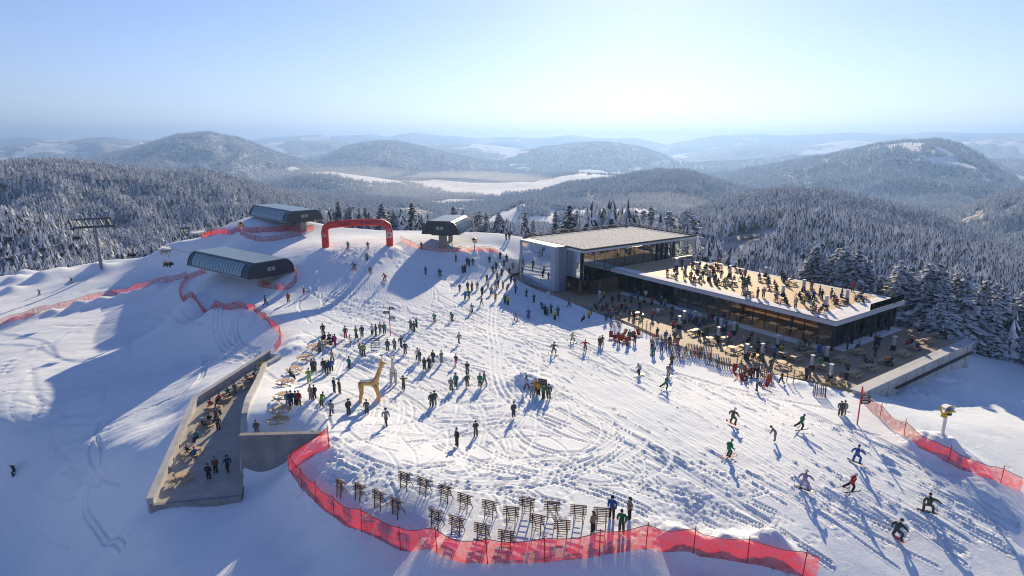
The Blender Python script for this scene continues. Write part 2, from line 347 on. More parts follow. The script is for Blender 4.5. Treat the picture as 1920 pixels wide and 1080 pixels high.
# ---------------------------------------------------------------- tracks, footprints
def spline(P, step=.25):
    P = np.array(P, float); n = len(P)
    if n < 3: P = np.array([P[0], (P[0] + P[-1]) / 2, P[-1]]); n = 3
    out = []
    for i in range(n - 1):
        p0, p1, p2, p3 = P[max(i - 1, 0)], P[i], P[i + 1], P[min(i + 2, n - 1)]
        k = max(2, int(np.linalg.norm(p2 - p1) / step)); t = np.linspace(0, 1, k, endpoint=False)[:, None]
        out.append(.5 * (2 * p1 + (p2 - p0) * t + (2 * p0 - 5 * p1 + 4 * p2 - p3) * t * t + (3 * p1 - p0 - 3 * p2 + p3) * t ** 3))
    return np.vstack(out)
def pxline(s): return [gp(*map(float, t.split()))[:2] for t in s.split(",")]
GR_LINES = []   # (points, half width, depth)
def track(P, wd=.16, dp=.10, gap=0., n=1):
    S = spline(P, .11); d = np.gradient(S, axis=0); nrm = np.c_[-d[:, 1], d[:, 0]] / (np.linalg.norm(d, axis=1)[:, None] + 1e-9)
    for k in range(n):
        GR_LINES.append((S + nrm * gap * (k - (n - 1) / 2), wd, dp))
for s, n, gap in [
 ("740 545,790 570,850 592,920 612,1000 620,1080 640,1170 690", 3, .8), ("690 600,740 630,800 655,860 672,930 682,1000 680,1050 662", 2, .9),
 ("925 575,922 610,928 650,932 700,950 740,1000 775,1060 800", 3, .7), ("950 640,1000 680,1080 705,1180 752,1300 815", 2, .6),
 ("630 850,720 882,820 902,920 908,1030 898,1110 870,1170 828", 4, .55), ("820 835,900 870,1000 890,1100 915,1220 965", 3, .6),
 ("790 885,870 912,960 925,1060 945", 2, .5), ("860 573,900 600,940 625,985 640,1010 665,985 690,940 690,880 670", 2, .6),
 ("880 660,960 700,1060 720,1120 760,1200 780,1330 842", 2, .5), ("1000 700,1050 690,1100 700,1150 740,1200 745,1300 770", 2, .5),
 ("900 830,960 860,1040 870,1110 850,1160 820,1190 790", 3, .5), ("960 800,990 830,1050 850,1130 845", 2, .6),
 ("1100 880,1200 905,1300 930,1420 985,1560 1060", 2, .5), ("1090 780,1180 800,1280 850,1420 900,1560 985", 2, .5),
 ("60 690,62 720,72 760,60 800,40 835,10 860", 2, .5), ("190 790,180 815,192 850,180 885,130 920,90 960,60 1020,10 1075", 1, .5),
 ("0 705,40 668,100 640,150 618,230 598,300 588,350 600,420 612", 2, 1.6), ("385 670,384 690,372 715,340 740,280 765,200 800", 2, .5),
 ("425 565,410 600,420 640,440 655,480 660", 3, .7), ("450 590,440 620,455 650,480 668", 3, .6), ("380 660,400 672,450 675,500 668", 2, .6),
 ("245 500,290 505,320 520,300 530,260 540,180 560", 2, .6), ("100 520,180 515,250 512,300 495,345 480", 2, .8), ("0 560,80 545,160 525,230 522", 3, .8), ("0 585,100 560,200 540,300 525", 2, .8),
 ("1290 985,1360 1000,1440 1040,1480 1075", 1, .5), ("700 600,740 612,800 612,860 612", 2, .5), ("760 830,830 822,900 800,960 790", 1, .5),
 ("640 900,700 890,760 880,830 870,930 862", 2, .5), ("1380 700,1450 760,1560 800,1700 860,1830 935,1910 985", 2, .5), ("1440 760,1540 830,1640 880,1760 960,1900 1040", 2, .5)]:
    track(pxline(s), .12, .15, gap, n)
# downhill ski lines on the right piste and under the start arch
for i in range(280):
    u0 = RNG.uniform(1010, 1640); v0 = 640 + (u0 - 1010) * .22 + abs(RNG.normal(0, 70)); L = RNG.uniform(90, 420); sl = RNG.normal(.52, .08)
    if u0 > 1500 and v0 < 790: continue
    k = RNG.normal(0, .05); P = [(u0 + L * t, v0 + L * t * (sl + k * t)) for t in (0, .33, .66, 1)]
    P = [p for p in P if p[0] < 1915 and p[1] < 1078 and not (p[0] > 1600 and p[1] < 770 + (p[0] - 1600) * .62)]
    if len(P) > 2: track([gp(*p)[:2] for p in P], RNG.uniform(.08, .13), RNG.uniform(.08, .17), .45, int(RNG.integers(1, 3)))
for i in range(90):
    a = RNG.uniform(0, 1); u0 = RNG.uniform(625, 760); v0 = RNG.uniform(462, 490); du = RNG.normal(0, 130); dv = RNG.uniform(50, 130); c = RNG.normal(0, 40)
    P = [(u0, v0), (u0 + du * .3 + c, v0 + dv * .35), (u0 + du * .7 + c, v0 + dv * .7), (u0 + du, v0 + dv)]
    if min(p[0] for p in P) < 560 or max(p[0] for p in P) > 930: continue
    track([gp(*p)[:2] for p in P], .15, .10, .6, 1)
for i in range(46):   # combed arcs beside the nearer lift station
    u0 = 585 + i * 4.6; P = [(u0, 492 + i * .3), (u0 + 16, 506 + i * .4), (u0 + 20, 524 + i * .6), (u0 + 14, 548 + i * .6)]
    track([gp(*p)[:2] for p in P], .16, .12, .6, 1)
for i in range(150):
    u0 = RNG.uniform(560, 1000); v0 = RNG.uniform(560, 660); L = RNG.uniform(80, 220); sl = RNG.normal(.25, .12)
    P = [(u0 + L * t, v0 + L * t * sl + 8 * math.sin(3 * t + i)) for t in (0, .33, .66, 1)]
    track([gp(*p)[:2] for p in P], .12, .14, .5, 1)
for i in range(180):   # stray curved runs over the plateau
    u0 = RNG.uniform(560, 1500); v0 = RNG.uniform(590, 900); a0 = RNG.normal(.5, .5); L = RNG.uniform(60, 260); c = RNG.normal(0, .9); P = []
    for t in np.linspace(0, 1, 5): P.append((u0 + L * t * math.cos(a0 + c * t), v0 + .55 * L * t * math.sin(a0 + c * t)))
    if any(p[0] > 1560 or p[1] > 985 or p[1] < 560 or (p[0] > 1050 and p[1] < 640 + (p[0] - 1050) * .2) for p in P): continue
    track([gp(*p)[:2] for p in P], .11, RNG.uniform(.07, .14), .45, int(RNG.integers(1, 3)))
for i in range(60):   # faint runs on the left slopes
    u0 = RNG.uniform(10, 420); v0 = RNG.uniform(600, 950); a0 = RNG.normal(2.5, .5); L = RNG.uniform(80, 260); c = RNG.normal(0, .7)
    P = [(u0 + L * t * math.cos(a0 + c * t), v0 + .7 * L * t * math.sin(a0 + c * t)) for t in np.linspace(0, 1, 5)]
    if any(p[0] < 2 or p[1] > 1070 or p[1] < 590 or p[0] > 250 + max(0, (760 - p[1])) * .8 for p in P): continue
    track([gp(*p)[:2] for p in P], .14, RNG.uniform(.08, .16), .5, int(RNG.integers(1, 3)))
FOOT = []
def trail(s, side=.18, jit=.12, step=.62):
    S = spline(pxline(s), .1); k = int(step / .1)
    for j, i in enumerate(range(0, len(S) - 1, k)):
        d = S[i + 1] - S[i]; d = d / (np.linalg.norm(d) + 1e-9); sg = side if j % 2 else -side
        FOOT.append((S[i][0] - d[1] * sg + RNG.normal(0, jit), S[i][1] + d[0] * sg + RNG.normal(0, jit), d[0], d[1]))
for s in ["660 800,760 795,860 770,960 778", "700 780,760 800,840 790,900 768", "860 700,900 710,960 690", "1000 830,1080 790,1100 760,1120 735", "1090 700,1085 740,1090 775,1075 800",
 "1190 905,1180 940,1172 965", "1200 970,1260 940,1300 915,1340 890", "1180 985,1240 960,1290 935,1360 905", "1150 1000,1220 990,1300 980,1400 1000,1500 1030,1570 1065", "1210 1000,1270 975,1330 965,1420 980",
 "1215 990,1300 950,1400 930", "1240 1000,1330 990,1420 1005,1470 1030", "1200 995,1290 985,1380 990,1450 1010", "640 780,650 820,640 850", "820 720,880 735,960 730", "900 655,940 660,980 655",
 "690 640,720 700,740 760,760 800", "560 770,600 745,640 700,660 650", "600 770,630 720,650 680", "1230 960,1250 930,1240 900", "790 900,730 890,700 905,690 940", "720 905,710 930,700 960",
 "840 690,900 700,960 712,1020 705", "1010 760,1060 770,1110 760,1160 765", "1170 830,1190 870,1180 920,1190 960", "100 830,80 845,40 880", "480 600,470 570,440 560", "1540 790,1600 800,1640 830"]:
    trail(s)
def trample(poly, n, seed):
    u0, v0, u1, v1 = poly; k = 0
    for i in range(n * 3):
        u, v = RNG.uniform(u0, u1), RNG.uniform(v0, v1)
        if fbm(np.array([u / 34. + seed]), np.array([v / 17.]), 3)[0] < .46: continue
        p = gp(u, v); a = RNG.uniform(0, 6.28); FOOT.append((p[0], p[1], math.cos(a), math.sin(a))); k += 1
        if k >= n: break
for poly, n in [((560, 620, 760, 780), 900), ((760, 640, 960, 800), 700), ((870, 540, 1060, 600), 400), ((1100, 640, 1560, 740), 800), ((640, 900, 1190, 1010), 700), ((1180, 900, 1480, 1030), 500), ((580, 790, 900, 900), 350), ((960, 690, 1100, 790), 300), ((1350, 740, 1900, 1030), 600)]: trample(poly, int(n * .38), n * .1)
# ---------------------------------------------------------------- near snow sheet
def axis(c0, c1, st, lim0, lim1, gr):
    xs = list(np.arange(c0, c1 + 1e-6, st)); a = []; s = st; x = c0
    while x > lim0: s *= gr; x -= s; a.append(x)
    b = []; s = st; x = c1
    while x < lim1: s *= gr; x += s; b.append(x)
    return np.array(a[::-1] + xs + b)
XS = axis(-46, 46, .115, -235, 235, 1.011)
ys = [18.]; s_ = .085
while ys[-1] < 235: ys.append(ys[-1] + s_); s_ *= 1.0036 if ys[-1] < 130 else 1.02
YS = np.array(ys)
gx, gy = np.meshgrid(XS, YS); ZZ = height(gx, gy)
def stamp(groove, px_, py_, wd, dp, rim, rh=.5):
    i0 = np.searchsorted(XS, px_ - wd * 3); i1 = np.searchsorted(XS, px_ + wd * 3); j0 = np.searchsorted(YS, py_ - wd * 3); j1 = np.searchsorted(YS, py_ + wd * 3)
    if i1 <= i0 or j1 <= j0: return
    d2 = ((XS[i0:i1][None, :] - px_) ** 2 + (YS[j0:j1][:, None] - py_) ** 2) / (wd * wd)
    groove[j0:j1, i0:i1] = np.minimum(groove[j0:j1, i0:i1], -dp * np.exp(-d2 * d2))
    rim[j0:j1, i0:i1] = np.maximum(rim[j0:j1, i0:i1], dp * rh * np.exp(-(np.sqrt(d2) - 1.7) ** 2 * 3))
GRV = np.zeros_like(ZZ); RIM = np.zeros_like(ZZ)
for S, wd, dp in GR_LINES:
    for q in S: stamp(GRV, q[0], q[1], max(wd, .12 + .0011 * (q[1] - 40)), dp, RIM)
for fx_, fy_, dx_, dy_ in FOOT:
    for e in (-.12, .12): stamp(GRV, fx_ + dx_ * e, fy_ + dy_ * e, .115, .085, RIM, .22)
# trodden, chopped snow where people gather
trod = np.clip(fbm(gx / 7., gy / 7., 3) - .42, 0, .2) * 5
ZZ = ZZ + (fbm(gx * 1.5, gy * 1.5, 3) - .44) * .035 * (.35 + .65 * trod) * sstep(170, 60, gy)
ZZ = ZZ + (fbm(gx * .55 + 3, gy * .55, 4) - .45) * .03 * sstep(.42, .62, fbm(gx / 13. + 2, gy / 13. + 7, 3)) * sstep(190, 90, gy)
ZZ = ZZ + (fbm(gx * .3 + gy * .25, gy * 1.1 - gx * .3, 4) - .47) * .16 * sstep(-30, -48, gx) * sstep(170, 120, gy)
ZZ = ZZ + np.where(GRV < -.01, GRV, GRV + RIM * np.exp(GRV * 20))
ZZ = carve(gx, gy, ZZ)
nx, ny = len(XS), len(YS)
vs = np.stack([gx, gy, ZZ], -1).reshape(-1, 3)
idx = np.arange(nx * ny).reshape(ny, nx)
fs = np.stack([idx[:-1, :-1], idx[:-1, 1:], idx[1:, 1:], idx[1:, :-1]], -1).reshape(-1, 4)
def grid_mesh(name, vs, fs):
    me = bpy.data.meshes.new(name); me.vertices.add(len(vs)); me.vertices.foreach_set("co", vs.astype(np.float32).ravel())
    me.loops.add(fs.size); me.loops.foreach_set("vertex_index", fs.astype(np.int32).ravel())
    me.polygons.add(len(fs)); me.polygons.foreach_set("loop_start", np.arange(0, fs.size, 4, dtype=np.int32)); me.polygons.foreach_set("loop_total", np.full(len(fs), 4, np.int32))
    me.polygons.foreach_set("use_smooth", np.ones(len(fs), bool)); me.update(calc_edges=True); return me
def snow_mat():
    m = bpy.data.materials.new("snow"); m.use_nodes = True; t = m.node_tree; b = t.nodes["Principled BSDF"]
    b.inputs["Roughness"].default_value = .9; b.inputs["Specular IOR Level"].default_value = .02
    tc = t.nodes.new("ShaderNodeTexCoord")
    n = t.nodes.new("ShaderNodeTexNoise"); n.inputs["Scale"].default_value = .05; n.inputs["Detail"].default_value = 6
    r = t.nodes.new("ShaderNodeValToRGB"); r.color_ramp.elements[0].color = (.74, .82, .89, 1); r.color_ramp.elements[1].color = (.84, .89, .94, 1)
    r.color_ramp.elements[0].position = .35; r.color_ramp.elements[1].position = .6
    t.links.new(tc.outputs["Object"], n.inputs["Vector"]); t.links.new(n.outputs["Fac"], r.inputs[0]); t.links.new(r.outputs[0], b.inputs["Base Color"])
    hs = []
    for sc, dist in ((1.1, .12), (5., .06), (16., .03)):
        q = t.nodes.new("ShaderNodeTexNoise"); q.inputs["Scale"].default_value = sc; q.inputs["Detail"].default_value = 4
        t.links.new(tc.outputs["Object"], q.inputs["Vector"]); bp = t.nodes.new("ShaderNodeBump"); bp.inputs["Strength"].default_value = .32; bp.inputs["Distance"].default_value = dist
        t.links.new(q.outputs["Fac"], bp.inputs["Height"])
        if hs: t.links.new(hs[-1].outputs[0], bp.inputs["Normal"])
        hs.append(bp)
    t.links.new(hs[-1].outputs[0], b.inputs["Normal"]); return m
SNOW = snow_mat(); MATS["snow"] = SNOW
me = grid_mesh("snow_ground", vs, fs); me.materials.append(SNOW)
o = link("snow_ground", me); tag(o, "sunlit groomed snow slope crossed by ski tracks and footprints", "snow", kind="structure")
# ---------------------------------------------------------------- far valley and mountains
def clear_f(x, y):
    r = np.hypot(x, y); az = np.arctan2(x, y); f1 = fbm(x / 330. + 11, y / 330. + 4, 5); f2 = fbm(x / 520. + 5, y / 800. + 1, 6)
    m = sstep(900, 2200, r); c = f1 * (1 - m) + (f2 * .7 + f1 * .3) * m
    c = c + .03 * np.exp(-((az + .06) / .13) ** 2 - ((r - 2200) / 650) ** 2) + .0 * r - .06 * (1 - sstep(1500, 2100, r))
    c = c + (fbm(x / 60. + 9, y / 60. + 2, 3) - .45) * .10
    c = c - .015 * sstep(2600, 3400, r) - .05 * sstep(.3, .42, az) * sstep(1900, 2300, r) * (1 - sstep(4200, 4800, r))
    return sstep(.57, .61, c)
def hill_mat():
    m = bpy.data.materials.new("wooded_hills"); m.use_nodes = True; t = m.node_tree; b = t.nodes["Principled BSDF"]
    b.inputs["Roughness"].default_value = .9; b.inputs["Specular IOR Level"].default_value = .1
    tc = t.nodes.new("ShaderNodeTexCoord")
    def noise(sc, det, typ="ShaderNodeTexNoise"):
        n = t.nodes.new(typ); n.inputs["Scale"].default_value = sc
        if typ == "ShaderNodeTexNoise": n.inputs["Detail"].default_value = det
        t.links.new(tc.outputs["Object"], n.inputs["Vector"]); return n
    def ramp(src, p0, p1, c0=(0, 0, 0, 1), c1=(1, 1, 1, 1)):
        r = t.nodes.new("ShaderNodeValToRGB"); r.color_ramp.elements[0].position = p0; r.color_ramp.elements[1].position = p1
        r.color_ramp.elements[0].color = c0; r.color_ramp.elements[1].color = c1; t.links.new(src, r.inputs[0]); return r
    v = noise(.075, 0, "ShaderNodeTexVoronoi"); tree = ramp(v.outputs["Distance"], .25, .75, (.10, .11, .125, 1), (.50, .52, .56, 1))
    n2 = noise(.02, 8); tint = ramp(n2.outputs["Fac"], .35, .65, (.55, .55, .55, 1), (1.25, 1.25, 1.25, 1))
    mul = t.nodes.new("ShaderNodeMixRGB"); mul.blend_type = 'MULTIPLY'; mul.inputs[0].default_value = 1
    t.links.new(tree.outputs[0], mul.inputs[1]); t.links.new(tint.outputs[0], mul.inputs[2])
    cl = t.nodes.new("ShaderNodeAttribute"); cl.attribute_name = "clearing"; n3 = noise(.03, 6)
    ad = t.nodes.new("ShaderNodeMath"); ad.operation = 'ADD'; sc_ = t.nodes.new("ShaderNodeMath"); sc_.operation = 'MULTIPLY_ADD'; sc_.inputs[1].default_value = .9; sc_.inputs[2].default_value = -.45
    t.links.new(n3.outputs["Fac"], sc_.inputs[0]); t.links.new(sc_.outputs[0], ad.inputs[0]); t.links.new(cl.outputs["Fac"], ad.inputs[1]); clear = ramp(ad.outputs[0], .42, .62)
    mx = t.nodes.new("ShaderNodeMixRGB"); mx.inputs[2].default_value = (.82, .83, .86, 1)
    t.links.new(clear.outputs[0], mx.inputs[0]); t.links.new(mul.outputs[0], mx.inputs[1]); t.links.new(mx.outputs[0], b.inputs["Base Color"])
    bp = t.nodes.new("ShaderNodeBump"); bp.inputs["Strength"].default_value = .8; bp.inputs["Distance"].default_value = 9; bp.invert = True
    inv = t.nodes.new("ShaderNodeMath"); inv.operation = 'MULTIPLY'; t.links.new(v.outputs["Distance"], inv.inputs[0])
    oneminus = t.nodes.new("ShaderNodeMath"); oneminus.operation = 'SUBTRACT'; oneminus.inputs[0].default_value = 1; t.links.new(clear.outputs[0], oneminus.inputs[1])
    t.links.new(oneminus.outputs[0], inv.inputs[1]); t.links.new(inv.outputs[0], bp.inputs["Height"]); t.links.new(bp.outputs[0], b.inputs["Normal"])
    return m
HILL = hill_mat()
rr = [85.]
while rr[-1] < 17000: rr.append(rr[-1] * 1.014)
rr = np.array(rr); aa = np.linspace(-R_(68), R_(68), 700)
ga, grr = np.meshgrid(aa, rr); fx = np.sin(ga) * grr; fy = np.cos(ga) * grr
fz = height(fx, fy)
inside = (np.abs(fx) < XS[-1] - 6) & (fy < YS[-1] - 8) & (fy > YS[0])
fz = fz - np.where(inside, 3.0, 0)
idx = np.arange(fx.size).reshape(fx.shape)
ffs = np.stack([idx[:-1, :-1], idx[:-1, 1:], idx[1:, 1:], idx[1:, :-1]], -1).reshape(-1, 4)[:, ::-1]
me = grid_mesh("mountains", np.stack([fx, fy, fz], -1).reshape(-1, 3), ffs); me.materials.append(HILL); at_ = me.attributes.new("clearing", 'FLOAT', 'POINT'); at_.data.foreach_set("value", clear_f(fx, fy).astype(np.float32).ravel())
o = link("mountains", me); tag(o, "wooded snowy hills and blue mountain ranges beyond the ski slope", "mountains", kind="structure")
# ---------------------------------------------------------------- air
def haze(dens):
    mb = MB(); mb.box(-17500, 17500, -900, 17500, -420, 330); m = bpy.data.materials.new("haze_air"); m.use_nodes = True; t = m.node_tree; t.nodes.clear()
    o_ = t.nodes.new("ShaderNodeOutputMaterial"); pv = t.nodes.new("ShaderNodeVolumePrincipled")
    pv.inputs["Color"].default_value = (.31, .53, .97, 1); pv.inputs["Density"].default_value = dens; pv.inputs["Anisotropy"].default_value = .42
    t.links.new(pv.outputs[0], o_.inputs["Volume"])
    o_ = mb.build("haze", m); o_["kind"] = "stuff"; o_["label"] = "thin blue winter haze lying over the valleys and far ranges"; o_["category"] = "haze"
    return o_
haze(HAZE_D)
def mist(spots):
    mb = MB(); n, m = 20, 10
    for u, v, d, sx_, sy_, sz_ in spots:
        r = ray(u, v); t = d / r[1]; cx, cy = r[0] * t, r[1] * t; cz = float(height(np.array([cx]), np.array([cy]))[0]) + sz_ * .35; az = math.atan2(cx, cy); o_ = len(mb.v)
        for i in range(1, m):
            for k in range(n):
                a, b = math.pi * i / m, 2 * math.pi * k / n; w_ = 1 + .18 * math.sin(3 * b + u) + .1 * math.sin(5 * b)
                x, y = sx_ * math.sin(a) * math.cos(b) * w_, sy_ * math.sin(a) * math.sin(b) * w_
                mb.v.append((cx + x * math.cos(az) + y * math.sin(az), cy - x * math.sin(az) + y * math.cos(az), cz + sz_ * math.cos(a)))
        for i in range(m - 2):
            for k in range(n): q = o_ + i * n; mb.f.append((q + k, q + (k + 1) % n, q + n + (k + 1) % n, q + n + k)); mb.m.append(0)
        mb.f += [tuple(range(o_, o_ + n))[::-1], tuple(range(o_ + (m - 2) * n, o_ + (m - 1) * n))]; mb.m += [0, 0]
    mt = bpy.data.materials.new("mist_air"); mt.use_nodes = True; t = mt.node_tree; t.nodes.clear()
    q = t.nodes.new("ShaderNodeOutputMaterial"); pv = t.nodes.new("ShaderNodeVolumePrincipled"); pv.inputs["Color"].default_value = (.9, .94, 1, 1); pv.inputs["Density"].default_value = .0011; pv.inputs["Anisotropy"].default_value = .2
    t.links.new(pv.outputs[0], q.inputs["Volume"]); tag(mb.build("mist", mt, None, True), "pale morning mist lying in the valley beyond the crest", "mist", kind="stuff")
mist([(840, 338, 2300, 520, 420, 45), (900, 352, 1900, 420, 260, 35), (760, 345, 2000, 300, 200, 30), (1010, 352, 1900, 260, 160, 24), (1230, 372, 1000, 120, 90, 22), (640, 350, 2100, 260, 160, 26)])
# ---------------------------------------------------------------- restaurant (frame: +x along the front towards the back left, +y towards the back right)
BF_ROT = math.atan2(EA[1], EA[0])
class LM(MB):      # local building frame; y is mirrored so that +y = EB
    pass
def bw(a, b, z=0.):
    p = bl(a, b); return Vector((p[0], p[1], z))
def toB(mb):       # turn (a, b, z) coordinates into world coordinates relative to the pavilion corner
    mb.v = [(RC[0] + EA[0] * a + EB[0] * b, RC[1] + EA[1] * a + EB[1] * b, z) for a, b, z in mb.v]; return mb
def partB(mb, name, mats, parent, smooth=False):
    toB(mb); o = mb.build(name, mats, None, smooth)
    if parent is not None: o.parent = parent; o.matrix_parent_inverse = Matrix.Translation(-parent.location)
    return o
def setp(o, parent): o.parent = parent; o.matrix_parent_inverse = parent.matrix_world.inverted() if False else Matrix.Translation(-Vector(parent.location)); return o
GLASS = glass_mat("dark_glass", (.94, .96, .96), -.01); MIRROR = M("mirror_glass", (.72, .76, .78), .03, 1.0)
HALLG = glass_mat("reflective_glass", (.5, .56, .56), .35)
BALU = glass_mat("clear_glass", (.96, .98, .98), .0, .0, 1.12)
STEEL = M("white_coated_steel", (.55, .58, .63), .4); DARK = M("dark_steel", (.025, .027, .03), .45); PALE = M("pale_panel", (.33, .38, .45), .4, var=.06, vscale=.6)
CONC = M("concrete", (.23, .235, .24), .85, var=.22, vscale=.7, bump=.3); CONCL = M("pale_concrete", (.42, .43, .44), .8, var=.2, vscale=.9, bump=.2)
DECK = M("timber_deck", (.46, .33, .20), .7, var=.18, vscale=2.2); DECKD = M("terrace_paving", (.36, .285, .20), .75, var=.15, vscale=1.6)
WOOD = M("brown_wood", (.16, .09, .05), .6, var=.3, vscale=3); WOODL = M("pale_wood", (.50, .36, .22), .6, var=.2, vscale=4)
GRAVEL = M("frosted_gravel", (.40, .43, .47), .95, var=.8, vscale=3.2, bump=1.0)
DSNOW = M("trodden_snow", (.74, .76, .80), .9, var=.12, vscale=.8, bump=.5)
INFLOOR = M("interior_floor", (.34, .29, .23), .5, var=.15, vscale=1.5); INWALL = M("interior_wall", (.30, .22, .14), .6, var=.3, vscale=.8)
LAMPM = M("warm_lamp_strip", (.9, .6, .3), .5); LAMPM.node_tree.nodes["Principled BSDF"].inputs["Emission Color"].default_value = (1, .62, .28, 1); LAMPM.node_tree.nodes["Principled BSDF"].inputs["Emission Strength"].default_value = 2.0
WHITE = M("white_paint", (.78, .78, .78), .5); BLACK = M("black_metal", (.015, .015, .016), .5)
# terrace slab (setting) and its long concrete wall
tp = [(70, -10.3), (52, -10.6), (46.5, -11.9), (35, -12.5), (26, -13.7), (14, -15.8), (6, -16.3), (0, -14.6), (-5, -12.4), (-9.3, -11.2), (-9.3, 21.8), (10, 22.8), (46, 25), (46, 28), (70, 28)]
mb = MB(); mb.prism(tp, -2.6, .02)
o = partB(mb, "terrace", DECKD, None); tag(o, "brown paved terrace in front of the glass restaurant", "terrace", kind="structure")
mb = MB(); mb.prism([(70, -8.2), (70, -16), (76, -18), (80, -16), (82, -8), (84, 2), (72, 2)], .25, [.34, .34, .9, 1.6, 2.6, 3.2, .4])
o = partB(mb, "boardwalk", DECKD, None); tag(o, "curving timber boardwalk leading from the hall to the lift", "path", kind="structure")
rw = thing("retaining_wall", "long pale concrete wall along the right edge of the terrace", "wall", tuple(bw(-9.7, 6, -3)))
mb = MB(); mb.box(-10.3, -9.3, -12.2, 21.8, -4.6, .42); partB(mb, "wall_body", CONCL, rw)
mb = MB(); mb.box(-10.7, -9.1, -12.6, 22, .42, .56); partB(mb, "coping", M("stone_coping", (.44, .46, .49), .7, var=.08), rw)
mb = MB(); mb.box(-10.7, -10.3, -3, 21.9, -1.35, -1.15); partB(mb, "dark_band", DARK, rw)  # dark steel band standing proud of the wall's outer face
mb = MB()
for k in range(7): mb.box(-10.32, -10.3, -10 + k * 5, -9.94 + k * 5, -4, .41)
partB(mb, "panel_joint", DARK, rw)
# hall ---------------------------------------------------------------------
REST = thing("restaurant_building", "glass mountain restaurant with people on its roof deck and a frosted upper hall", "building", tuple(bw(20, 10, 0)))
HA0, HA1, HB0, HB1, HZT = 46.2, 67, -7.8, 26.2, 9.3
mb = MB(); mb.box(HA0, HA1, HB0, HB1, HZT - .55, HZT - .12); partB(mb, "hall_roof_slab", STEEL, REST)
mb = MB(); mb.box(HA0 + .5, HA1 - .5, HB0 + .5, HB1 - .5, HZT - .12, HZT + .02); partB(mb, "frosted_roof", GRAVEL, REST)
for nm, bx in (("parapet", (HA0, HA0 + .25, HB0, HB1)), ("parapet", (HA1 - .25, HA1, HB0, HB1)), ("parapet", (HA0 + .25, HA1 - .25, HB0, HB0 + .25)), ("parapet", (HA0 + .25, HA1 - .25, HB1 - .25, HB1))):
    mb = MB(); mb.box(*bx, HZT - .12, HZT + .22); partB(mb, nm, M("dark_flashing", (.09, .10, .11), .95, spec=.02), REST)
mb = MB()   # roof rail along the two far edges
for k in range(16): mb.cyl(HA0 + .4 + k * (HA1 - HA0 - .8) / 15, HB1 - .35, HZT, HZT + .75, .05, n=6)
for k in range(22): mb.cyl(HA1 - .4, HB0 + .4 + k * (HB1 - HB0 - .8) / 21, HZT, HZT + .75, .05, n=6)
mb.box(HA0 + .3, HA1 - .3, HB1 - .42, HB1 - .28, HZT + .70, HZT + .86); mb.box(HA1 - .47, HA1 - .33, HB0 + .3, HB1 - .43, HZT + .70, HZT + .86)
partB(mb, "roof_rail", M("weathered_timber", (.22, .18, .15), .8), REST)
mb = MB(); mb.box(HA0 + .3, HA1 - .3, HB0 + .4, HB1 - .3, 4.6, 4.85); partB(mb, "upper_floor", INFLOOR, REST)
mb = MB(); mb.box(HA1 - .3, HA1, HB0, HB1, -.5, HZT - .55); partB(mb, "back_wall", PALE, REST)
mb = MB(); mb.box(HA0 + .4, HA1 - .3, HB1 - .2, HB1, -.5, 4.6); partB(mb, "rear_wall", PALE, REST)
# right side of the hall: glazed above the deck, glass and slats below at the entrance end
sx = HA0
for k in range(12):
    b0 = HB0 + .1 + k * 2.83; b1 = b0 + 2.77
    z0 = 5.02 if b0 > -.6 else 3.0
    mb = MB(); mb.box(sx, sx + .05, b0, b1, z0, HZT - .6); partB(mb, "window_pane", HALLG if k < 9 else MIRROR, REST)
    mb = MB(); mb.box(sx - .06, sx + .12, b1, b1 + .06, z0, HZT - .56); partB(mb, "mullion", DARK, REST)
for k, b in enumerate((13.2, 14.8, 16.2, 18.6)):
    mb = MB(); mb.box(sx - .35, sx - .1, b, b + .22, 5.0, HZT - .58); partB(mb, "post", DARK, REST)
mb = MB(); mb.box(sx - .02, sx + .1, HB0, 1.9, 2.85, 3.0); partB(mb, "transom", DARK, REST)
for nm, (a0, a1, b0, b1), ax in (("slat_screen", (HA0 - .12, HA0, -5.2, 2.0), 'b'), ("slat_screen", (51.2, 53.6, -8.15, -8.0), 'a'), ("slat_screen", (46.4, 47.4, -8.1, -7.95), 'a')):
    mb = MB()
    if ax == 'b':
        for k in range(int((b1 - b0) / .3)): mb.box(a0, a1, b0 + k * .3, b0 + k * .3 + .12, .05, 2.85)
    else:
        for k in range(int((a1 - a0) / .3)): mb.box(a0 + k * .3, a0 + k * .3 + .17, b0, b1, .05, 3.2)
    partB(mb, nm, M("slat_wood", (.17, .10, .06), .6, var=.2, vscale=2), REST)
mb = MB(); mb.box(HA0 + .03, HA0 + .2, -5.2, 2.0, .05, 2.85); partB(mb, "entrance_wall", DARK, REST)
# front of the hall: mirror panels, thick portal frame
mb = MB(); mb.box(47.2, 51.2, HB0, HB0 + .08, 3.4, HZT - .6); partB(mb, "mirror_panel", MIRROR, REST)
for k in range(3):
    mb = MB(); mb.box(53.2 + k * 3.42, 56.56 + k * 3.42, -10.55, -10.45, .75, 9.0); partB(mb, "mirror_panel", MIRROR, REST)
mb = MB(); mb.box(63.45, 64.0, -10.7, -8.0, .2, 9.5); mb.box(51.6, 63.45, -10.7, -8.0, 9.02, 9.5); mb.box(53.1, 63.45, -10.7, -8.0, .2, .72); mb.box(51.6, 53.1, -10.7, -8.0, .2, 9.02)
mb.box(53.1, 63.45, -10.3, -8.0, .72, 9.02); partB(mb, "portal_frame", PALE, REST)
mb = MB(); mb.box(51.3, 51.6, -9.6, -7.8, .05, 9.2); partB(mb, "portal_return", M("slate_panel", (.16, .20, .25), .5), REST)
mb = MB(); mb.box(64.0, 67.0, -7.9, -7.8, .05, 8.8); partB(mb, "window_pane", HALLG, REST)
mb = MB(); mb.box(67.0, 70.5, -6.0, -2.5, .2, 4.2); partB(mb, "side_annex", PALE, REST)
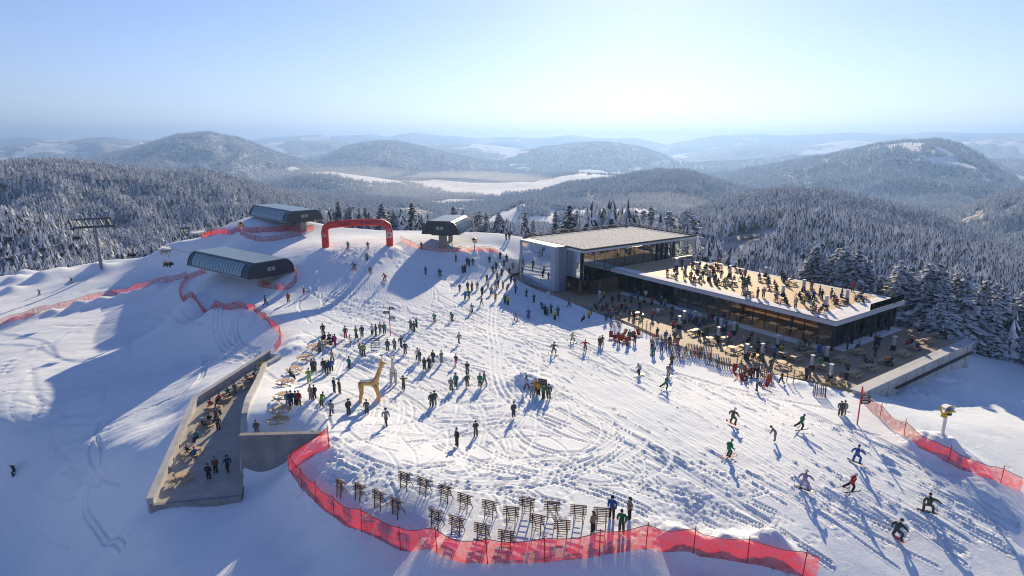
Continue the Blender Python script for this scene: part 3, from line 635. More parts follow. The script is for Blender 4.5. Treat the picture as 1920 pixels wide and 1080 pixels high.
mb = MB(); mb.box(66.8, 70.7, -6.25, -6.05, .9, 5.0); partB(mb, "annex_glass", HALLG, REST)
mb = MB(); mb.box(46.4, 66.6, HB0 + .1, HB1 - .3, -.3, .05); partB(mb, "hall_floor", M("warm_floor", (.36, .22, .12), .5, var=.2), REST)
# pavilion ------------------------------------------------------------------
PA0, PA1, PB0, PB1 = -.5, 46.1, -.4, 20.9
mb = MB(); mb.box(PA0, PA1, PB0, PB1, 4.22, 4.86, bv=.0); partB(mb, "roof_slab", M("roof_edge", (.50, .54, .60), .35), REST)
mb = MB(); mb.box(PA0 + .6, PA1 - .5, PB0 + .7, PB1 - .4, 4.86, 4.96); partB(mb, "deck_floor", DECK, REST)
sn = MB()
def snowslab(mb, a0, a1, b0, b1, z, n1, n2, h=.09):
    o_ = len(mb.v)
    for i in range(n1 + 1):
        for j in range(n2 + 1):
            e = (i in (0, n1)) or (j in (0, n2))
            mb.v.append((a0 + (a1 - a0) * i / n1 + (0 if e else random.uniform(-.1, .1)), b0 + (b1 - b0) * j / n2, z + (0 if e else h * random.uniform(.3, 1.2))))
    for i in range(n1):
        for j in range(n2):
            k = o_ + i * (n2 + 1) + j; mb.f.append((k, k + n2 + 1, k + n2 + 2, k + 1)); mb.m.append(0)
for b0, b1, a0, a1 in ((PB0 + .1, 2.1, 3.4, 46), (PB1 - 1.1, PB1 - .1, 3.4, 45.9), (PB0 + .1, PB1 - .1, PA0 + .1, 3.4)):
    snowslab(sn, a0, a1, b0, b1, 4.95, max(4, int((a1 - a0) / .7)), max(3, int((b1 - b0) / .5)), .06)
partB(sn, "roof_snow", DSNOW, REST, True)
mb = MB(); mb.box(.6, 46, 1.6, 20.3, -.2, .05); partB(mb, "floor", INFLOOR, REST)
mb = MB(); mb.box(27, 45.9, 15.2, 15.5, .05, 4.2); partB(mb, "inner_wall", INWALL, REST)
mb = MB(); mb.box(6, 22, 6.6, 7.5, .05, 1.1); mb.box(5.8, 22.2, 6.5, 7.6, 1.1, 1.2, mi=1); partB(mb, "bar_counter", [WOOD, WOODL], REST)
mb = MB(); mb.box(7, 22, 8.9, 9.3, .05, 3.6); partB(mb, "bar_back_wall", WOOD, REST)
mb = MB(); mb.box(6, 22, 6.8, 7.2, 2.85, 2.98); partB(mb, "light_shelf", LAMPM, REST)
for a in np.arange(1.0, 46, 2.25):
    mb = MB(); mb.box(a + .06, min(a + 2.19, 46), 2.1, 2.15, .12, 4.2); partB(mb, "window_pane", GLASS, REST)
    mb = MB(); mb.box(a - .05, a + .05, 2.02, 2.22, .05, 4.2); partB(mb, "mullion", DARK, REST)
for b in np.arange(2.1, 20.2, 2.55):
    mb = MB(); mb.box(1.0, 1.05, b + .06, b + 2.49, .12, 4.2); partB(mb, "window_pane", GLASS, REST)
    mb = MB(); mb.box(.92, 1.12, b - .05 + .12, b + .05 + .12, .05, 4.2); partB(mb, "mullion", DARK, REST)
for a in np.arange(1.0, 27, 2.5):
    mb = MB(); mb.box(a + .06, a + 2.44, 20.2, 20.25, .12, 4.2); partB(mb, "window_pane", GLASS, REST)
for a, b in [(.2, .6), (.2, 6.5), (.2, 12.4), (.2, 18.2), (9, 4.6), (18, 4.6), (27, 4.6), (36, 4.6)]:
    mb = MB(); mb.box(a - .16, a + .16, b - .16, b + .16, .05, 4.22); partB(mb, "column", DARK, REST)
mb = MB(); mb.box(PA0 + .12, PA0 + .16, PB0 + 10, PB1, 4.97, 6.0); partB(mb, "balustrade", BALU, REST)
mb = MB(); mb.box(PA0 + .2, PA1, PB1 - .12, PB1 - .08, 4.97, 6.0); partB(mb, "balustrade", BALU, REST)
# drift of shaded snow along the foot of the facade
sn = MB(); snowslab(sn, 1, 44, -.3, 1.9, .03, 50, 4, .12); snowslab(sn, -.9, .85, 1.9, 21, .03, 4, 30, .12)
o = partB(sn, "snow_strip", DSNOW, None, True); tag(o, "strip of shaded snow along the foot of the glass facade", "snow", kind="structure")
sn = MB(); snowslab(sn, 44, 50, -8.5, -2, .021, 3, 3, .0)
# ---------------------------------------------------------------- sunken ramp terrace and plateau wall at the left
RAMP_MAT = M("ramp_slab", (.42, .40, .37), .8, var=.15, vscale=.8)
def lerp_line(P, t):
    P = np.array([list(p) for p in P]); L = np.r_[0, np.cumsum(np.linalg.norm(np.diff(P, axis=0), axis=1))]; return [np.interp(t * L[-1], L, P[:, k]) for k in range(3)]
mb = MB(); K = 16
for k in range(K + 1):
    a, b = lerp_line(RT, k / K), lerp_line(RR, k / K); mb.v += [(a[0], a[1], a[2]), (b[0], b[1], b[2]), (a[0], a[1], -8), (b[0], b[1], -8)]
for k in range(K):
    o_ = 4 * k; mb.f += [(o_, o_ + 1, o_ + 5, o_ + 4), (o_, o_ + 4, o_ + 6, o_ + 2), (o_ + 1, o_ + 3, o_ + 7, o_ + 5)]; mb.m += [0, 0, 0]
mb.f.append((4 * K, 4 * K + 1, 4 * K + 3, 4 * K + 2)); mb.m.append(0)
o = mb.build("ramp", RAMP_MAT); tag(o, "sunken paved ramp with round tables at the left of the plateau", "ramp", kind="structure")
def offset_line(P, d):
    P = np.array(P, float); out = []
    for i in range(len(P)):
        t = P[min(i + 1, len(P) - 1)] - P[max(i - 1, 0)]; t = t / np.linalg.norm(t); out.append((P[i][0] - t[1] * d, P[i][1] + t[0] * d))
    return out
def wall_strip(line, w_, z0s, z1s, mb):
    L, R2 = offset_line(line, w_ / 2), offset_line(line, -w_ / 2); n = len(line)
    vs = []
    for i in range(n): vs += [(*L[i], z0s[i]), (*R2[i], z0s[i]), (*R2[i], z1s[i]), (*L[i], z1s[i])]
    fs = [(0, 1, 2, 3), ((n - 1) * 4 + 3, (n - 1) * 4 + 2, (n - 1) * 4 + 1, (n - 1) * 4)]
    for i in range(n - 1):
        for k in range(4): fs.append((i * 4 + k, i * 4 + (k + 1) % 4, i * 4 + 4 + (k + 1) % 4, i * 4 + 4 + k))
    mb.add(vs, fs); return mb
def dens(P, k=8):
    P = np.array(P, float); out = []
    for i in range(len(P) - 1):
        for t in np.linspace(0, 1, k, endpoint=False): out.append(P[i] * (1 - t) + P[i + 1] * t)
    out.append(P[-1]); return out
L1 = dens([np.array(p) for p in RT], 6)
pw = thing("parapet_wall", "low concrete parapet along the outer edge of the sunken ramp", "wall", (RT[1][0], RT[1][1], RT[1][2]))
mb = wall_strip([(p[0], p[1]) for p in L1], .55, [-8] * len(L1), [p[2] + .75 for p in L1], MB()); setp(mb.build("wall_body", CONCL), pw)
mb = wall_strip([(p[0], p[1]) for p in L1], .7, [p[2] + .75 for p in L1], [p[2] + .9 for p in L1], MB()); setp(mb.build("coping", CONCL), pw)
E2 = [RT[2], RAMP_END]
mb = wall_strip([(p[0], p[1]) for p in E2], .4, [-8, -8], [RT[2][2] + .22, RAMP_END[2] + .1], MB()); setp(mb.build("end_kerb", CONC), pw)
W1 = dens([np.array(p) for p in RR[4::-1]], 5)
wtop = [max(.95, 0) for _ in W1]
rw2 = thing("plateau_wall", "tall grey concrete wall holding up the plateau beside the sunken ramp", "wall", (RR[4][0], RR[4][1], -3))
mb = wall_strip([(p[0], p[1]) for p in W1], .62, [-8] * len(W1), [max(hz(p[0] + .9, p[1]), rz_(p[1])) + .35 for p in W1], MB()); setp(mb.build("side_wall", CONCL), rw2)
pe = atz(620, 810, .9); c0 = np.array(RR[4][:2])
# front face from the ramp corner to the right
f0 = atz(458, 830, 1.05); f1 = atz(617, 811, 1.0)
W2 = dens([np.array([c0[0], c0[1]]), np.array([f1[0], f1[1]])], 8)
mb = wall_strip([(p[0], p[1]) for p in W2], .6, [-8] * len(W2), [1.12 - .008 * i for i in range(len(W2))], MB()); setp(mb.build("front_wall", CONC), rw2)
# ---------------------------------------------------------------- net fences
NETR = net_mat("red_net", (.66, .03, .022), .52); NETP = net_mat("pale_red_net", (.60, .10, .08), .45); NETO = net_mat("orange_net", (.75, .22, .13), .42)
REDP = M("red_pole", (.52, .03, .03), .5); DARKRED = M("dark_red_cord", (.25, .01, .012), .6)
def W3(u, v, d):
    r = ray(u, v); t = d / r[1]; return Vector((r[0] * t, d, CAM_H + r[2] * t))
def fence(label, pix, h, net, every=5., cord=DARKRED, posth=.35, post=REDP):
    base = [gp(*map(float, t.split())) for t in pix.split(",")]
    S = spline([list(p)[:2] for p in base], .5); o_ = Vector((S[0][0], S[0][1], hz(*S[0])))
    f = thing("net_fence", label, "fence", o_, group="red safety net fences on the slope")
    P = [Vector((x, y, hz(x, y))) - o_ for x, y in S]; n = len(P); mb = MB()
    rows = 4
    for i, p in enumerate(P):
        sag = .24 * abs(math.sin(i * .5 / every * math.pi)); b = .12 * math.sin(i * .9)
        for k in range(rows + 1):
            t = k / rows; mb.v.append((p.x + .1 * math.sin(i * .6 + k) * math.sin(math.pi * t), p.y + b * math.sin(math.pi * t), p.z - .05 + (h - sag) * t))
    for i in range(n - 1):
        for k in range(rows):
            q = i * (rows + 1) + k; mb.f.append((q, q + rows + 1, q + rows + 2, q + 1)); mb.m.append(0)
    mb.build("net", net, f, True)
    mb = MB(); mb.tube([p + Vector((0, 0, h - .24 * abs(math.sin(i * .5 / every * math.pi)))) for i, p in enumerate(P)], .03, 5); mb.build("cord", cord, f)
    st = max(1, int(every / .5)); me = None
    for i in range(0, n, st):
        if me is None: m2 = MB(); m2.tube([(0, 0, -.4), (0, 0, h + posth)], .035, 6); me = m2.mesh("post", post)
        q = link("post", me, f, P[i]); q.rotation_euler = (random.uniform(-.05, .05), random.uniform(-.05, .05), 0)
    return f
fence("pale red net fence running down the far left edge of the slope", "0 612,60 592,120 577,200 556,260 542,320 528,352 520", 1.5, NETP, 6, posth=.0)
fence("red net fence curving around the nearest lift station down to the ramp", "385 512,352 526,338 548,345 566,375 577,420 580,455 578,480 586,500 601,518 619,527 634,524 650,513 663", 1.35, NETR, 5, posth=.05)
fence("red net loop behind the nearest lift station", "552 511,557 524,550 537,535 544,510 542,482 537", 1.35, NETP, 4, posth=.05)
fence("red net fence along the crest behind the farthest lift station", "378 447,400 441,440 438,470 437,510 435,560 433,590 432", 1.5, NETR, 6, posth=.05)
fence("sagging red net in front of the farthest lift station", "450 441,470 449,500 453,530 449,575 440", 1.4, NETP, 5, posth=.05)
fence("long bright red net fence sweeping across the foreground", "542 886,574 925,614 962,667 993,720 1016,773 1033,840 1048,914 1057,990 1056,1070 1050,1150 1038,1223 1030,1300 1036,1385 1053,1460 1070,1540 1088", 1.95, NETR, 3.5, posth=.25)
fence("short red net running from the foreground corner up to the concrete wall", "617 838,580 862,542 886", 2.0, NETR, 5, posth=.2)
fence("red net fence running down the right edge below the yellow snow gun", "1615 752,1640 775,1669 801,1695 816,1723 838,1777 867,1807 882,1850 897,1883 908,1925 924", 1.5, NETR, 4.5, posth=.35)
fence("orange net fence beside the end facing lift station", "752 452,775 463,800 469,830 473,870 472,905 470,938 477", 1.2, NETO, 3.5, posth=.15)
# ---------------------------------------------------------------- lift stations
NAVY = M("navy_shell", (.022, .045, .075), .35); CHAR = M("charcoal_panel", (.03, .038, .048), .5); SKYP = M("blue_roof_panel", (.15, .23, .29), .35, var=.06); GRID = M("blue_side_window", (.20, .33, .42), .12, spec=.8)
GREYM = M("grey_metal", (.30, .31, .32), .5); TIMB = M("weathered_boards", (.26, .24, .21), .8, var=.2, vscale=3)
def station(label, q0, q1, q2, zb, H, gz, tw=1.9, Lmin=None, ribs=18):
    P0, P1, P2 = (Vector(atz(*q, zb)) for q in (q0, q1, q2))
    ax = (P0 - P1); L = ax.length; ax.normalize(); wd = (P2 - P1); wd -= ax * wd.dot(ax); Wd = wd.length; wd.normalize()
    if Lmin: L = Lmin
    ctr = (P1 + wd * Wd / 2); gz_ = hz(ctr.x + ax.x * L * .35, ctr.y + ax.y * L * .35)
    st = thing("lift_station", label, "lift station", (ctr.x, ctr.y, gz_), math.atan2(ax.y, ax.x), "chairlift stations on the summit")
    sgn = 1 if (Vector((-ax.y, ax.x, 0)).dot(wd) > 0) else -1; z0 = zb - gz_; hw = Wd / 2
    prof = [(-hw, 0), (-hw + .05, .25), (-hw + .28, H * .42), (-hw + .75, H * .70), (-hw + 1.35, H * .90), (-hw + tw, H)]
    prof = prof + [(-y, z) for y, z in prof[::-1]]
    def sweep(x0, x1, pr, off=0., mb=None, caps=True):
        mb = mb or MB(); n = len(pr); o_ = len(mb.v)
        for x in (x0, x1): mb.v += [(x, y * sgn, z0 + z) for y, z in pr]
        for i in range(n - 1): mb.f.append((o_ + i, o_ + i + 1, o_ + n + i + 1, o_ + n + i)); mb.m.append(0)
        if caps:
            mb.f += [(o_ + n - 1, o_, o_ + n, o_ + 2 * n - 1), tuple(range(o_, o_ + n)), tuple(range(o_ + n, o_ + 2 * n))]; mb.m += [0] * 3
        return mb
    sweep(0.12, L, prof).build("shell", NAVY, st)
    cap = [(y * 1.012, z + .03) for y, z in prof]; sweep(-.12, .10, cap).build("end_panel", CHAR, st); sweep(L + .02, L + .2, cap).build("end_panel", CHAR, st)
    mb = MB(); mb.bar((-.14, -hw * sgn, z0 + .02), (L, -hw * sgn, z0 + .02), .07, .1); mb.bar((-.14, hw * sgn, z0 + .02), (L, hw * sgn, z0 + .02), .07, .1); mb.build("edge_trim", M("pale_trim", (.5, .52, .54), .5), st)
    for s in (1, -1):
        side = [((y - .03) * (1 if s == 1 else -1), z + .03) for y, z in prof[1:5]]
        sweep(L * .10, L * .93, side, caps=False).build("side_window", GRID, st)
        mb = MB()
        for k in range(ribs + 1):
            x = L * (.10 + .83 * k / ribs); q = [(x, y * sgn - .02 * s * sgn, z0 + z + .02) for y, z in side]; mb.tube(q, .035, 4)
        mb.build("window_rib", CHAR, st)
    for k in range(5):
        x0, x1 = L * k / 5 + .2, L * (k + 1) / 5 + .16; mb = MB(); mb.box(x0, x1, -hw + tw, hw - tw, z0 + H + .005, z0 + H + .06); mb.build("roof_panel", SKYP, st)
    for y in (-.62, .28):
        mb = MB(); mb.box(-.22, -.125, y, y + .62, z0 + H * .38, z0 + H * .38 + .62); wn = mb.build("window", WHITE, st)
        mb = MB(); mb.box(-.245, -.222, y + .07, y + .55, z0 + H * .38 + .07, z0 + H * .38 + .55); mb.build("pane", M("grey_window_glass", (.16, .18, .2), .15), wn)
    mb = MB(); mb.box(1.0, 2.5, -.75, .75, -1.5, z0); mb.build("column", TIMB, st)
    mb = MB(); mb.box(L * .62, L * .62 + .9, -.45, .45, -1.5, z0); mb.build("column", GREYM, st)
    mb = MB(); mb.box(.9, L - .8, -hw * .55, hw * .55, z0 - .35, z0 - .01); mb.build("machinery", DARK, st)
    mb = MB(); mb.tube([(L * .9 + 1.6 * math.cos(a), 1.6 * math.sin(a), z0 - .5) for a in np.linspace(0, 6.2832, 21)], .09, 6); mb.build("bull_wheel", GREYM, st)
    return st
ST1 = station("nearest long lift station with dark end panel and ribbed blue side windows", (352, 498), (464, 525), (548, 507), 4.5, 2.9, 1)
ST2 = station("farthest lift station on the crest with blue roof above red nets", (467, 404), (537, 418), (597, 410), 11.3, 2.6, 8)
ST3 = station("lift station seen end on with pale roof between the arch and the hall", (816, 428), (791, 439), (863, 440), 10.0, 3.0, 7, Lmin=12)
mb = MB(); mb.box(3, 12, -1.6, 1.6, 6.6, 6.8); 
# ---------------------------------------------------------------- start arch
ARED = M("arch_red", (.62, .045, .035), .5, var=.06, vscale=.6); LOGW = M("white_print", (.75, .74, .74), .6); LOGD = M("dark_print", (.16, .05, .06), .6); LOGB = M("blue_print", (.05, .08, .30), .6)
pl, pr_ = gp(611, 463), gp(731, 460); ax = (pr_ - pl); ax.z = 0; Wa = ax.length; az0 = math.atan2(ax.y, ax.x)
ar = thing("start_arch", "big red inflatable arch over the piste with printed logos", "arch", pl, az0)
mb = MB(); path = [(0, 0, -.3), (0, 0, 3.4), (.25, 0, 4.25), (1.1, 0, 4.75), (Wa * .3, 0, 5.05), (Wa * .55, 0, 5.2), (Wa * .8, 0, 5.2), (Wa - 1.0, 0, 4.95), (Wa - .22, 0, 4.4), (Wa, 0, 3.4), (Wa, 0, -.3)]
n = len(path); hwid = .75
for i, p in enumerate(path):
    d = (Vector(path[min(i + 1, n - 1)]) - Vector(path[max(i - 1, 0)])).normalized(); nr = Vector((-d.z, 0, d.x))
    for k in range(12):
        a = 2 * math.pi * k / 12; sx_, sy_ = math.copysign(abs(math.cos(a)) ** .55, math.cos(a)), math.copysign(abs(math.sin(a)) ** .55, math.sin(a))
        mb.v.append(tuple(Vector(p) + nr * hwid * sx_ + Vector((0, hwid * sy_, 0))))
for i in range(n - 1):
    for k in range(12): mb.f.append((i * 12 + k, i * 12 + (k + 1) % 12, i * 12 + 12 + (k + 1) % 12, i * 12 + 12 + k)); mb.m.append(0)
mb.build("tube", ARED, ar, True)
fy_ = -hwid - .03
mb = MB(); mb.box(Wa - .55, Wa + .55, fy_, fy_ + .02, 1.9, 3.0); q = mb.build("logo_patch", LOGW, ar)
mb = MB(); mb.tube([(Wa, fy_ - .02, 2.45), (Wa, fy_ - .01, 2.45)], .40, 20); mb.build("badge", M("badge_print", (.45, .10, .12), .6), q)
mb = MB(); mb.tube([(Wa, fy_ - .03, 2.45), (Wa, fy_ - .021, 2.45)], .2, 16); mb.build("badge_centre", M("badge_grey", (.4, .36, .38), .6), q)
mb = MB(); mb.tube([(Wa + .0 + .36 * math.cos(a), fy_, 3.55 + .28 * math.sin(a)) for a in np.linspace(0, 6.2832, 17)], .05, 4); mb.build("ring_logo", LOGW, ar)
mb = MB(); mb.tube([(.0 + .28 * math.cos(a), fy_, 2.75 + .2 * math.sin(a)) for a in np.linspace(0, 6.2832, 17)], .05, 4); mb.box(-.5, .5, fy_, fy_ + .02, 2.28, 2.38); mb.build("ring_logo", LOGW, ar)
mb = MB(); mb.box(Wa * .80, Wa * .87, fy_ - .05, fy_, 5.08, 5.35); mb.build("blue_badge", LOGB, ar)
for x0, x1, zz in ((.24, .40, 5.0), (.55, .76, 5.2)):
    mb = MB(); x = Wa * x0; k = 0
    while x < Wa * x1:   # worn print, too blurred in the photograph to read
        wlet = (.26, .18, .3, .22)[k % 4]; mb.box(x, x + wlet, fy_ - .05, fy_ - .03, zz - .17, zz + .2); x += wlet + .1; k += 1
    mb.build("printed_strip", LOGD, ar)
# ---------------------------------------------------------------- lift towers, cables, chairs
def tower(label, base, h, arm, yaw, thin=1.):
    t = thing("lift_tower", label, "lift tower", base, yaw, "steel lift towers left of the slope")
    MB().tube([(0, 0, -1), (0, 0, h - 1.6)], [.46 * thin, .36 * thin], 12).build("mast", M("galvanised_steel", (.20, .21, .23), .5, .2), t)
    MB().bar((-arm / 2, 0, h - 2.2), (arm / 2, 0, h - 1.9), .7, .6).build("cross_arm", CHAR, t)
    MB().bar((-arm / 2 + .5, 0, h), (arm / 2 - .7, 0, h + .25), .5, .4).build("top_beam", CHAR, t)
    for x in (-arm * .36, -arm * .18, arm * .18, arm * .36):
        MB().bar((x - .5, 0, h), (x + .35, 0, h - 2), .35, .3).build("strut", CHAR, t)
    for x in (-arm / 2, arm / 2):
        mb = MB(); mb.bar((x, -1.8, h - 2.5), (x, 1.8, h - 2.5), .18, .16)
        for k in range(6): mb.tube([(x - .12, -1.5 + k * .6, h - 2.35), (x + .12, -1.5 + k * .6, h - 2.35)], .17, 8)
        mb.build("sheave_train", DARK, t)
    MB().bar((arm / 2 - .4, 0, h - 1.9), (arm / 2 - .1, 0, h - .6), .08).bar((arm / 2 - .1, 0, h - .6), (arm / 2 - 1.2, 0, h - .5), .08).build("work_frame", DARK, t)
    return t
tb = W3(190, 500, 164); tb.z = hz(tb.x, tb.y); TH = W3(190, 411, 164).z - tb.z; tower("tall lift tower with dark cross arm on the left ridge", tb, TH, 10.2, R_(14))
for k, (u, v, d, lab) in enumerate([(352, 428, 185, "left one of two small lift towers behind the crest"), (392, 424, 190, "right one of two small lift towers behind the crest")]):
    p = W3(u, v, d); zb = hz(p.x, p.y); tower(lab, (p.x, p.y, zb), p.z - zb, 5.2, R_(10), .7)
CAB = M("steel_cable", (.42, .44, .47), .4, .4)
def cable(label, P, sag=1.2):
    mb = MB(); pts_ = []
    for a, b in zip(P[:-1], P[1:]):
        for k in range(14):
            t = k / 14; q = Vector(a).lerp(Vector(b), t); q.z -= sag * 4 * t * (1 - t); pts_.append(q)
    pts_.append(Vector(P[-1])); o_ = pts_[0].copy(); mb.tube([q - o_ for q in pts_], .08, 5)
    return tag(mb.build("lift_cable", CAB, None, loc=o_), label, "cable", "steel lift cables")
ca, sa2 = math.cos(R_(14)), math.sin(R_(14)); tl = tb + Vector((-5.1 * ca, -5.1 * sa2, TH - 2.1)); trr = tb + Vector((5.1 * ca, 5.1 * sa2, TH - 2.1))
s1 = ST1.matrix_basis @ Vector((13.6, -1.6, 3.1)); s1b = ST1.matrix_basis @ Vector((13.6, 1.6, 3.1)); s2 = ST2.matrix_basis @ Vector((13, 0, 3)); s2b = ST2.matrix_basis @ Vector((13, 1.6, 3))
cable("upper cable running down to the left from the tall tower", [s1b, trr, W3(-90, 498, 175)])
cable("lower cable running down to the left from the tall tower", [s1, tl, W3(-90, 512, 168)])
cable("cable from the farthest station over the small towers", [s2, W3(392, 430, 190), W3(352, 433, 185), W3(255, 448, 190), W3(215, 425, 200)], .5)
def chair(label, p, rz):
    t = thing("lift_chair", label, "lift chair", p, rz, "chairs hanging from the lift cables")
    MB().box(-1.1, 1.1, -.05, .45, .42, .5).build("seat", DARK, t); mb = MB(); mb.box(-1.1, 1.1, -.12, -.05, .5, 1.0); mb.build("backrest", DARK, t)
    MB().tube([(0, -.1, .9), (0, -.35, 1.6), (0, -.3, 2.6), (0, 0, 3.1)], .04, 6).build("hanger", DARK, t); MB().tube([(-1.05, -.05, .9), (-1.05, .5, .75), (1.05, .5, .75), (1.05, -.05, .9)], .03, 5).build("safety_bar", DARK, t); return t
CHAIRS = [(248, 483, 145, "lift chair just right of the tall tower with three riders"), (317, 500, 130, "lift chair nearest the station with three riders"), (145, 451, 160, "lift chair left of the tall tower against dark woods"), (80, 472, 166, "lift chair over the woods, second from the left edge"), (18, 490, 170, "lift chair closest to the left edge of the view")]
CH = []
for u, v, d, lab in CHAIRS:
    p = W3(u, v, d); g = hz(p.x, p.y)
    if p.z < g + .5: p.z = g + .5
    CH.append(chair(lab, p, R_(170)))
# ---------------------------------------------------------------- snow guns, signs
YEL = M("yellow_paint", (.62, .42, .03), .45)
def snow_gun(label, p, h, rz, dark=False):
    t = thing("snow_gun", label, "snow gun", p, rz, "yellow snow guns on posts"); s_ = h / 3.4
    MB().tube([(0, 0, -.3), (0, 0, 2.1 * s_)], .16 * s_, 12).build("post", WHITE, t)
    mb = MB()
    for k in range(4): a = k * math.pi / 2 + .4; mb.bar((0, 0, .08), (math.cos(a) * .5 * s_, math.sin(a) * .5 * s_, .02), .1, .06)
    mb.build("foot", GREYM, t)
    mb = MB(); mb.box(-.42 * s_, -.05 * s_, -.2 * s_, .2 * s_, 2.0 * s_, 2.35 * s_, bv=.05); mb.build("bracket", YEL, t)
    MB().tube([(.1 * s_, 0, 2.3 * s_), (.62 * s_, .1, 2.2 * s_)], .17 * s_, 10).build("motor", DARK, t)
    for s in (-1, 1): MB().tube([(0, 0, 2.35 * s_), (s * .45 * s_, 0, 2.45 * s_), (s * .72 * s_, 0, 2.75 * s_), (s * .74 * s_, 0, 3.25 * s_)], [.07 * s_, .09 * s_, .1 * s_, .07 * s_], 8).build("fork", YEL, t)
    mb = MB(); n = 8
    for y, r in ((-.34, .50), (.34, .42)):
        for rr2 in (r, r - .07): mb.v += [(rr2 * s_ * 1.08 * math.cos(2 * math.pi * (k + .5) / n), y * s_, 2.98 * s_ + rr2 * .8 * s_ * math.sin(2 * math.pi * (k + .5) / n)) for k in range(n)]
    for k in range(n):
        q = (k + 1) % n; mb.f += [(k, q, 2 * n + q, 2 * n + k), (n + k, 3 * n + k, 3 * n + q, n + q), (k, n + k, n + q, q), (2 * n + k, 2 * n + q, 3 * n + q, 3 * n + k)]; mb.m += [0] * 4
    mb.build("fan_drum", (WHITE if not dark else M("orange_paint", (.55, .25, .03), .5)), t)
    MB().bar((-.6 * s_, -.4 * s_, 2.75 * s_), (.6 * s_, -.4 * s_, 2.75 * s_), .1, .14).build("crossbar", YEL, t)
    MB().tube([(0, -.1 * s_, 2.98 * s_), (0, .12 * s_, 2.98 * s_)], .34 * s_, 12).build("fan", GREYM if not dark else DARK, t); return t
snow_gun("yellow snow gun on a white post right of the red net", gp(1767, 815), 3.3, R_(8))
snow_gun("yellow snow gun with dark fan beside the orange net", gp(890, 470), 3.0, R_(-20), True)
snow_gun("orange snow gun with dark fan left of the farthest station", gp(454, 440), 3.2, R_(15), True)
SIGND = M("sign_dark", (.02, .03, .03), .5)
def arrow(mb, side, z, L=1.0, h=.42, y=-.06, mi=0, y1=None):
    s = side; pts_ = [(.04, -h / 2), (L * .72, -h / 2), (L, 0), (L * .72, h / 2), (.04, h / 2), (-.02, 0)]
    y1 = y + .04 if y1 is None else y1
    vs = [(s * x, y, z + q) for x, q in pts_] + [(s * x, y1, z + q) for x, q in pts_]; n = 6
    mb.add(vs, [tuple(range(n)), tuple(range(2 * n - 1, n - 1, -1))] + [(i, (i + 1) % n, (i + 1) % n + n, i + n) for i in range(n)], mi)
def signpost(label, p, h, signs, rz=0.):
    t = thing("sign_post", label, "sign post", p, rz, "red sign posts on the piste"); MB().tube([(0, 0, -.3), (0, 0, h)], .07, 8).build("pole", REDP, t)
    for side, z, L in signs:
        mb = MB(); arrow(mb, side, z, L, .46); a_ = mb.build("arrow_sign", SIGND, t)
        mb = MB()
        for q in (.07, -.09): mb.box(*sorted((side * .14, side * L * .66)), -.075, -.062, z + q - .03, z + q + .03)
        mb.build("sign_print", LOGW, a_)
    return t
signpost("red post with three dark arrow signs behind the wooden deer", gp(732, 628), 4.6, [(1, 4.35, .85), (-1, 3.7, 1.05), (1, 2.8, 1.0)])
signpost("tall red post with dark oval arrow signs at the terrace corner", gp(1607, 796), 4.4, [(1, 3.2, 1.1), (1, 2.65, 1.15)])
t = thing("info_board", "dark information board with pale lines in front of a snow heap", "board", gp(1017, 738), R_(-25))
MB().box(-.55, .55, -.04, .04, .8, 1.9).build("panel", M("board_grey", (.06, .065, .07), .5), t)
mb = MB()
for z, x in ((1.72, .4), (1.5, .45), (1.36, .3), (1.2, .45), (1.04, .35)): mb.box(-.45, x, -.055, -.042, z - .035, z + .03)
mb.build("board_print", M("grey_print", (.3, .32, .34), .6), t)
for s in (-.5, .5): MB().box(s - .04, s + .04, .045, .1, -.2, 1.9).build("leg", DARK, t)
# ---------------------------------------------------------------- racks
RKW = M("rack_dark_wood", (.085, .05, .035), .7, var=.3, vscale=6)
def slat_rack():
    t = thing("slat_rack", "x", "rack", group="dark slatted racks on the front plateau")
    for x in (-.33, .33):
        MB().bar((x, -.1, -.15), (x, .05, 1.5), .06, .06).build("leg", RKW, t); MB().bar((x + .1, .75, -.15), (x, .1, 1.3), .05, .05).build("rear_leg", RKW, t)
    for k in range(6):
        z = .78 + k * .14; y = -.06 + (z - .1) * .09; MB().bar((-.62, y, z), (.62, y, z + .02), .05, .06).build("slat", RKW, t)
    for k in range(3):
        z = .2 + k * .2; MB().bar((-.36, -.06 + z * .09, z), (.2 + .08 * k, -.06 + z * .09, z), .04, .04).build("rung", RKW, t)
    for k in range(3): MB().bar((-.58, .12 + k * .16, 1.44 - k * .11), (.62, .14 + k * .16, 1.42 - k * .11), .05, .05).build("top_slat", RKW, t)
    return t
SR = slat_rack(); first = True
RACKS = [(637, 912), (672, 919), (709, 933), (742, 948), (758, 897), (794, 908), (834, 922), (870, 939), (917, 952), (958, 964), (987, 947), (1034, 954), (1084, 961), (1127, 966), (816, 970), (855, 983), (903, 997), (949, 1010), (1006, 979), (1053, 990)]
for i, (u, v) in enumerate(RACKS):
    p = gp(u, v + 20); rz = R_(-46 + (u - 630) * .085 + random.uniform(-7, 7))
    back = v < 930 - abs(u - 800) * .02 if u < 850 else v < 958
    row = "back" if (u > 745 and (u, v) in RACKS[4:14]) else ("left" if u < 745 else "front")
    lab = {"back": "dark slatted rack in the back row above the foreground net", "left": "dark slatted rack at the left end by the foreground net", "front": "dark slatted rack in the front row close to the foreground net"}[row]
    if first: SR.location = p; SR.rotation_euler = (0, 0, rz); SR["label"] = lab; first = False
    else: dup(SR, p, rz, lab)
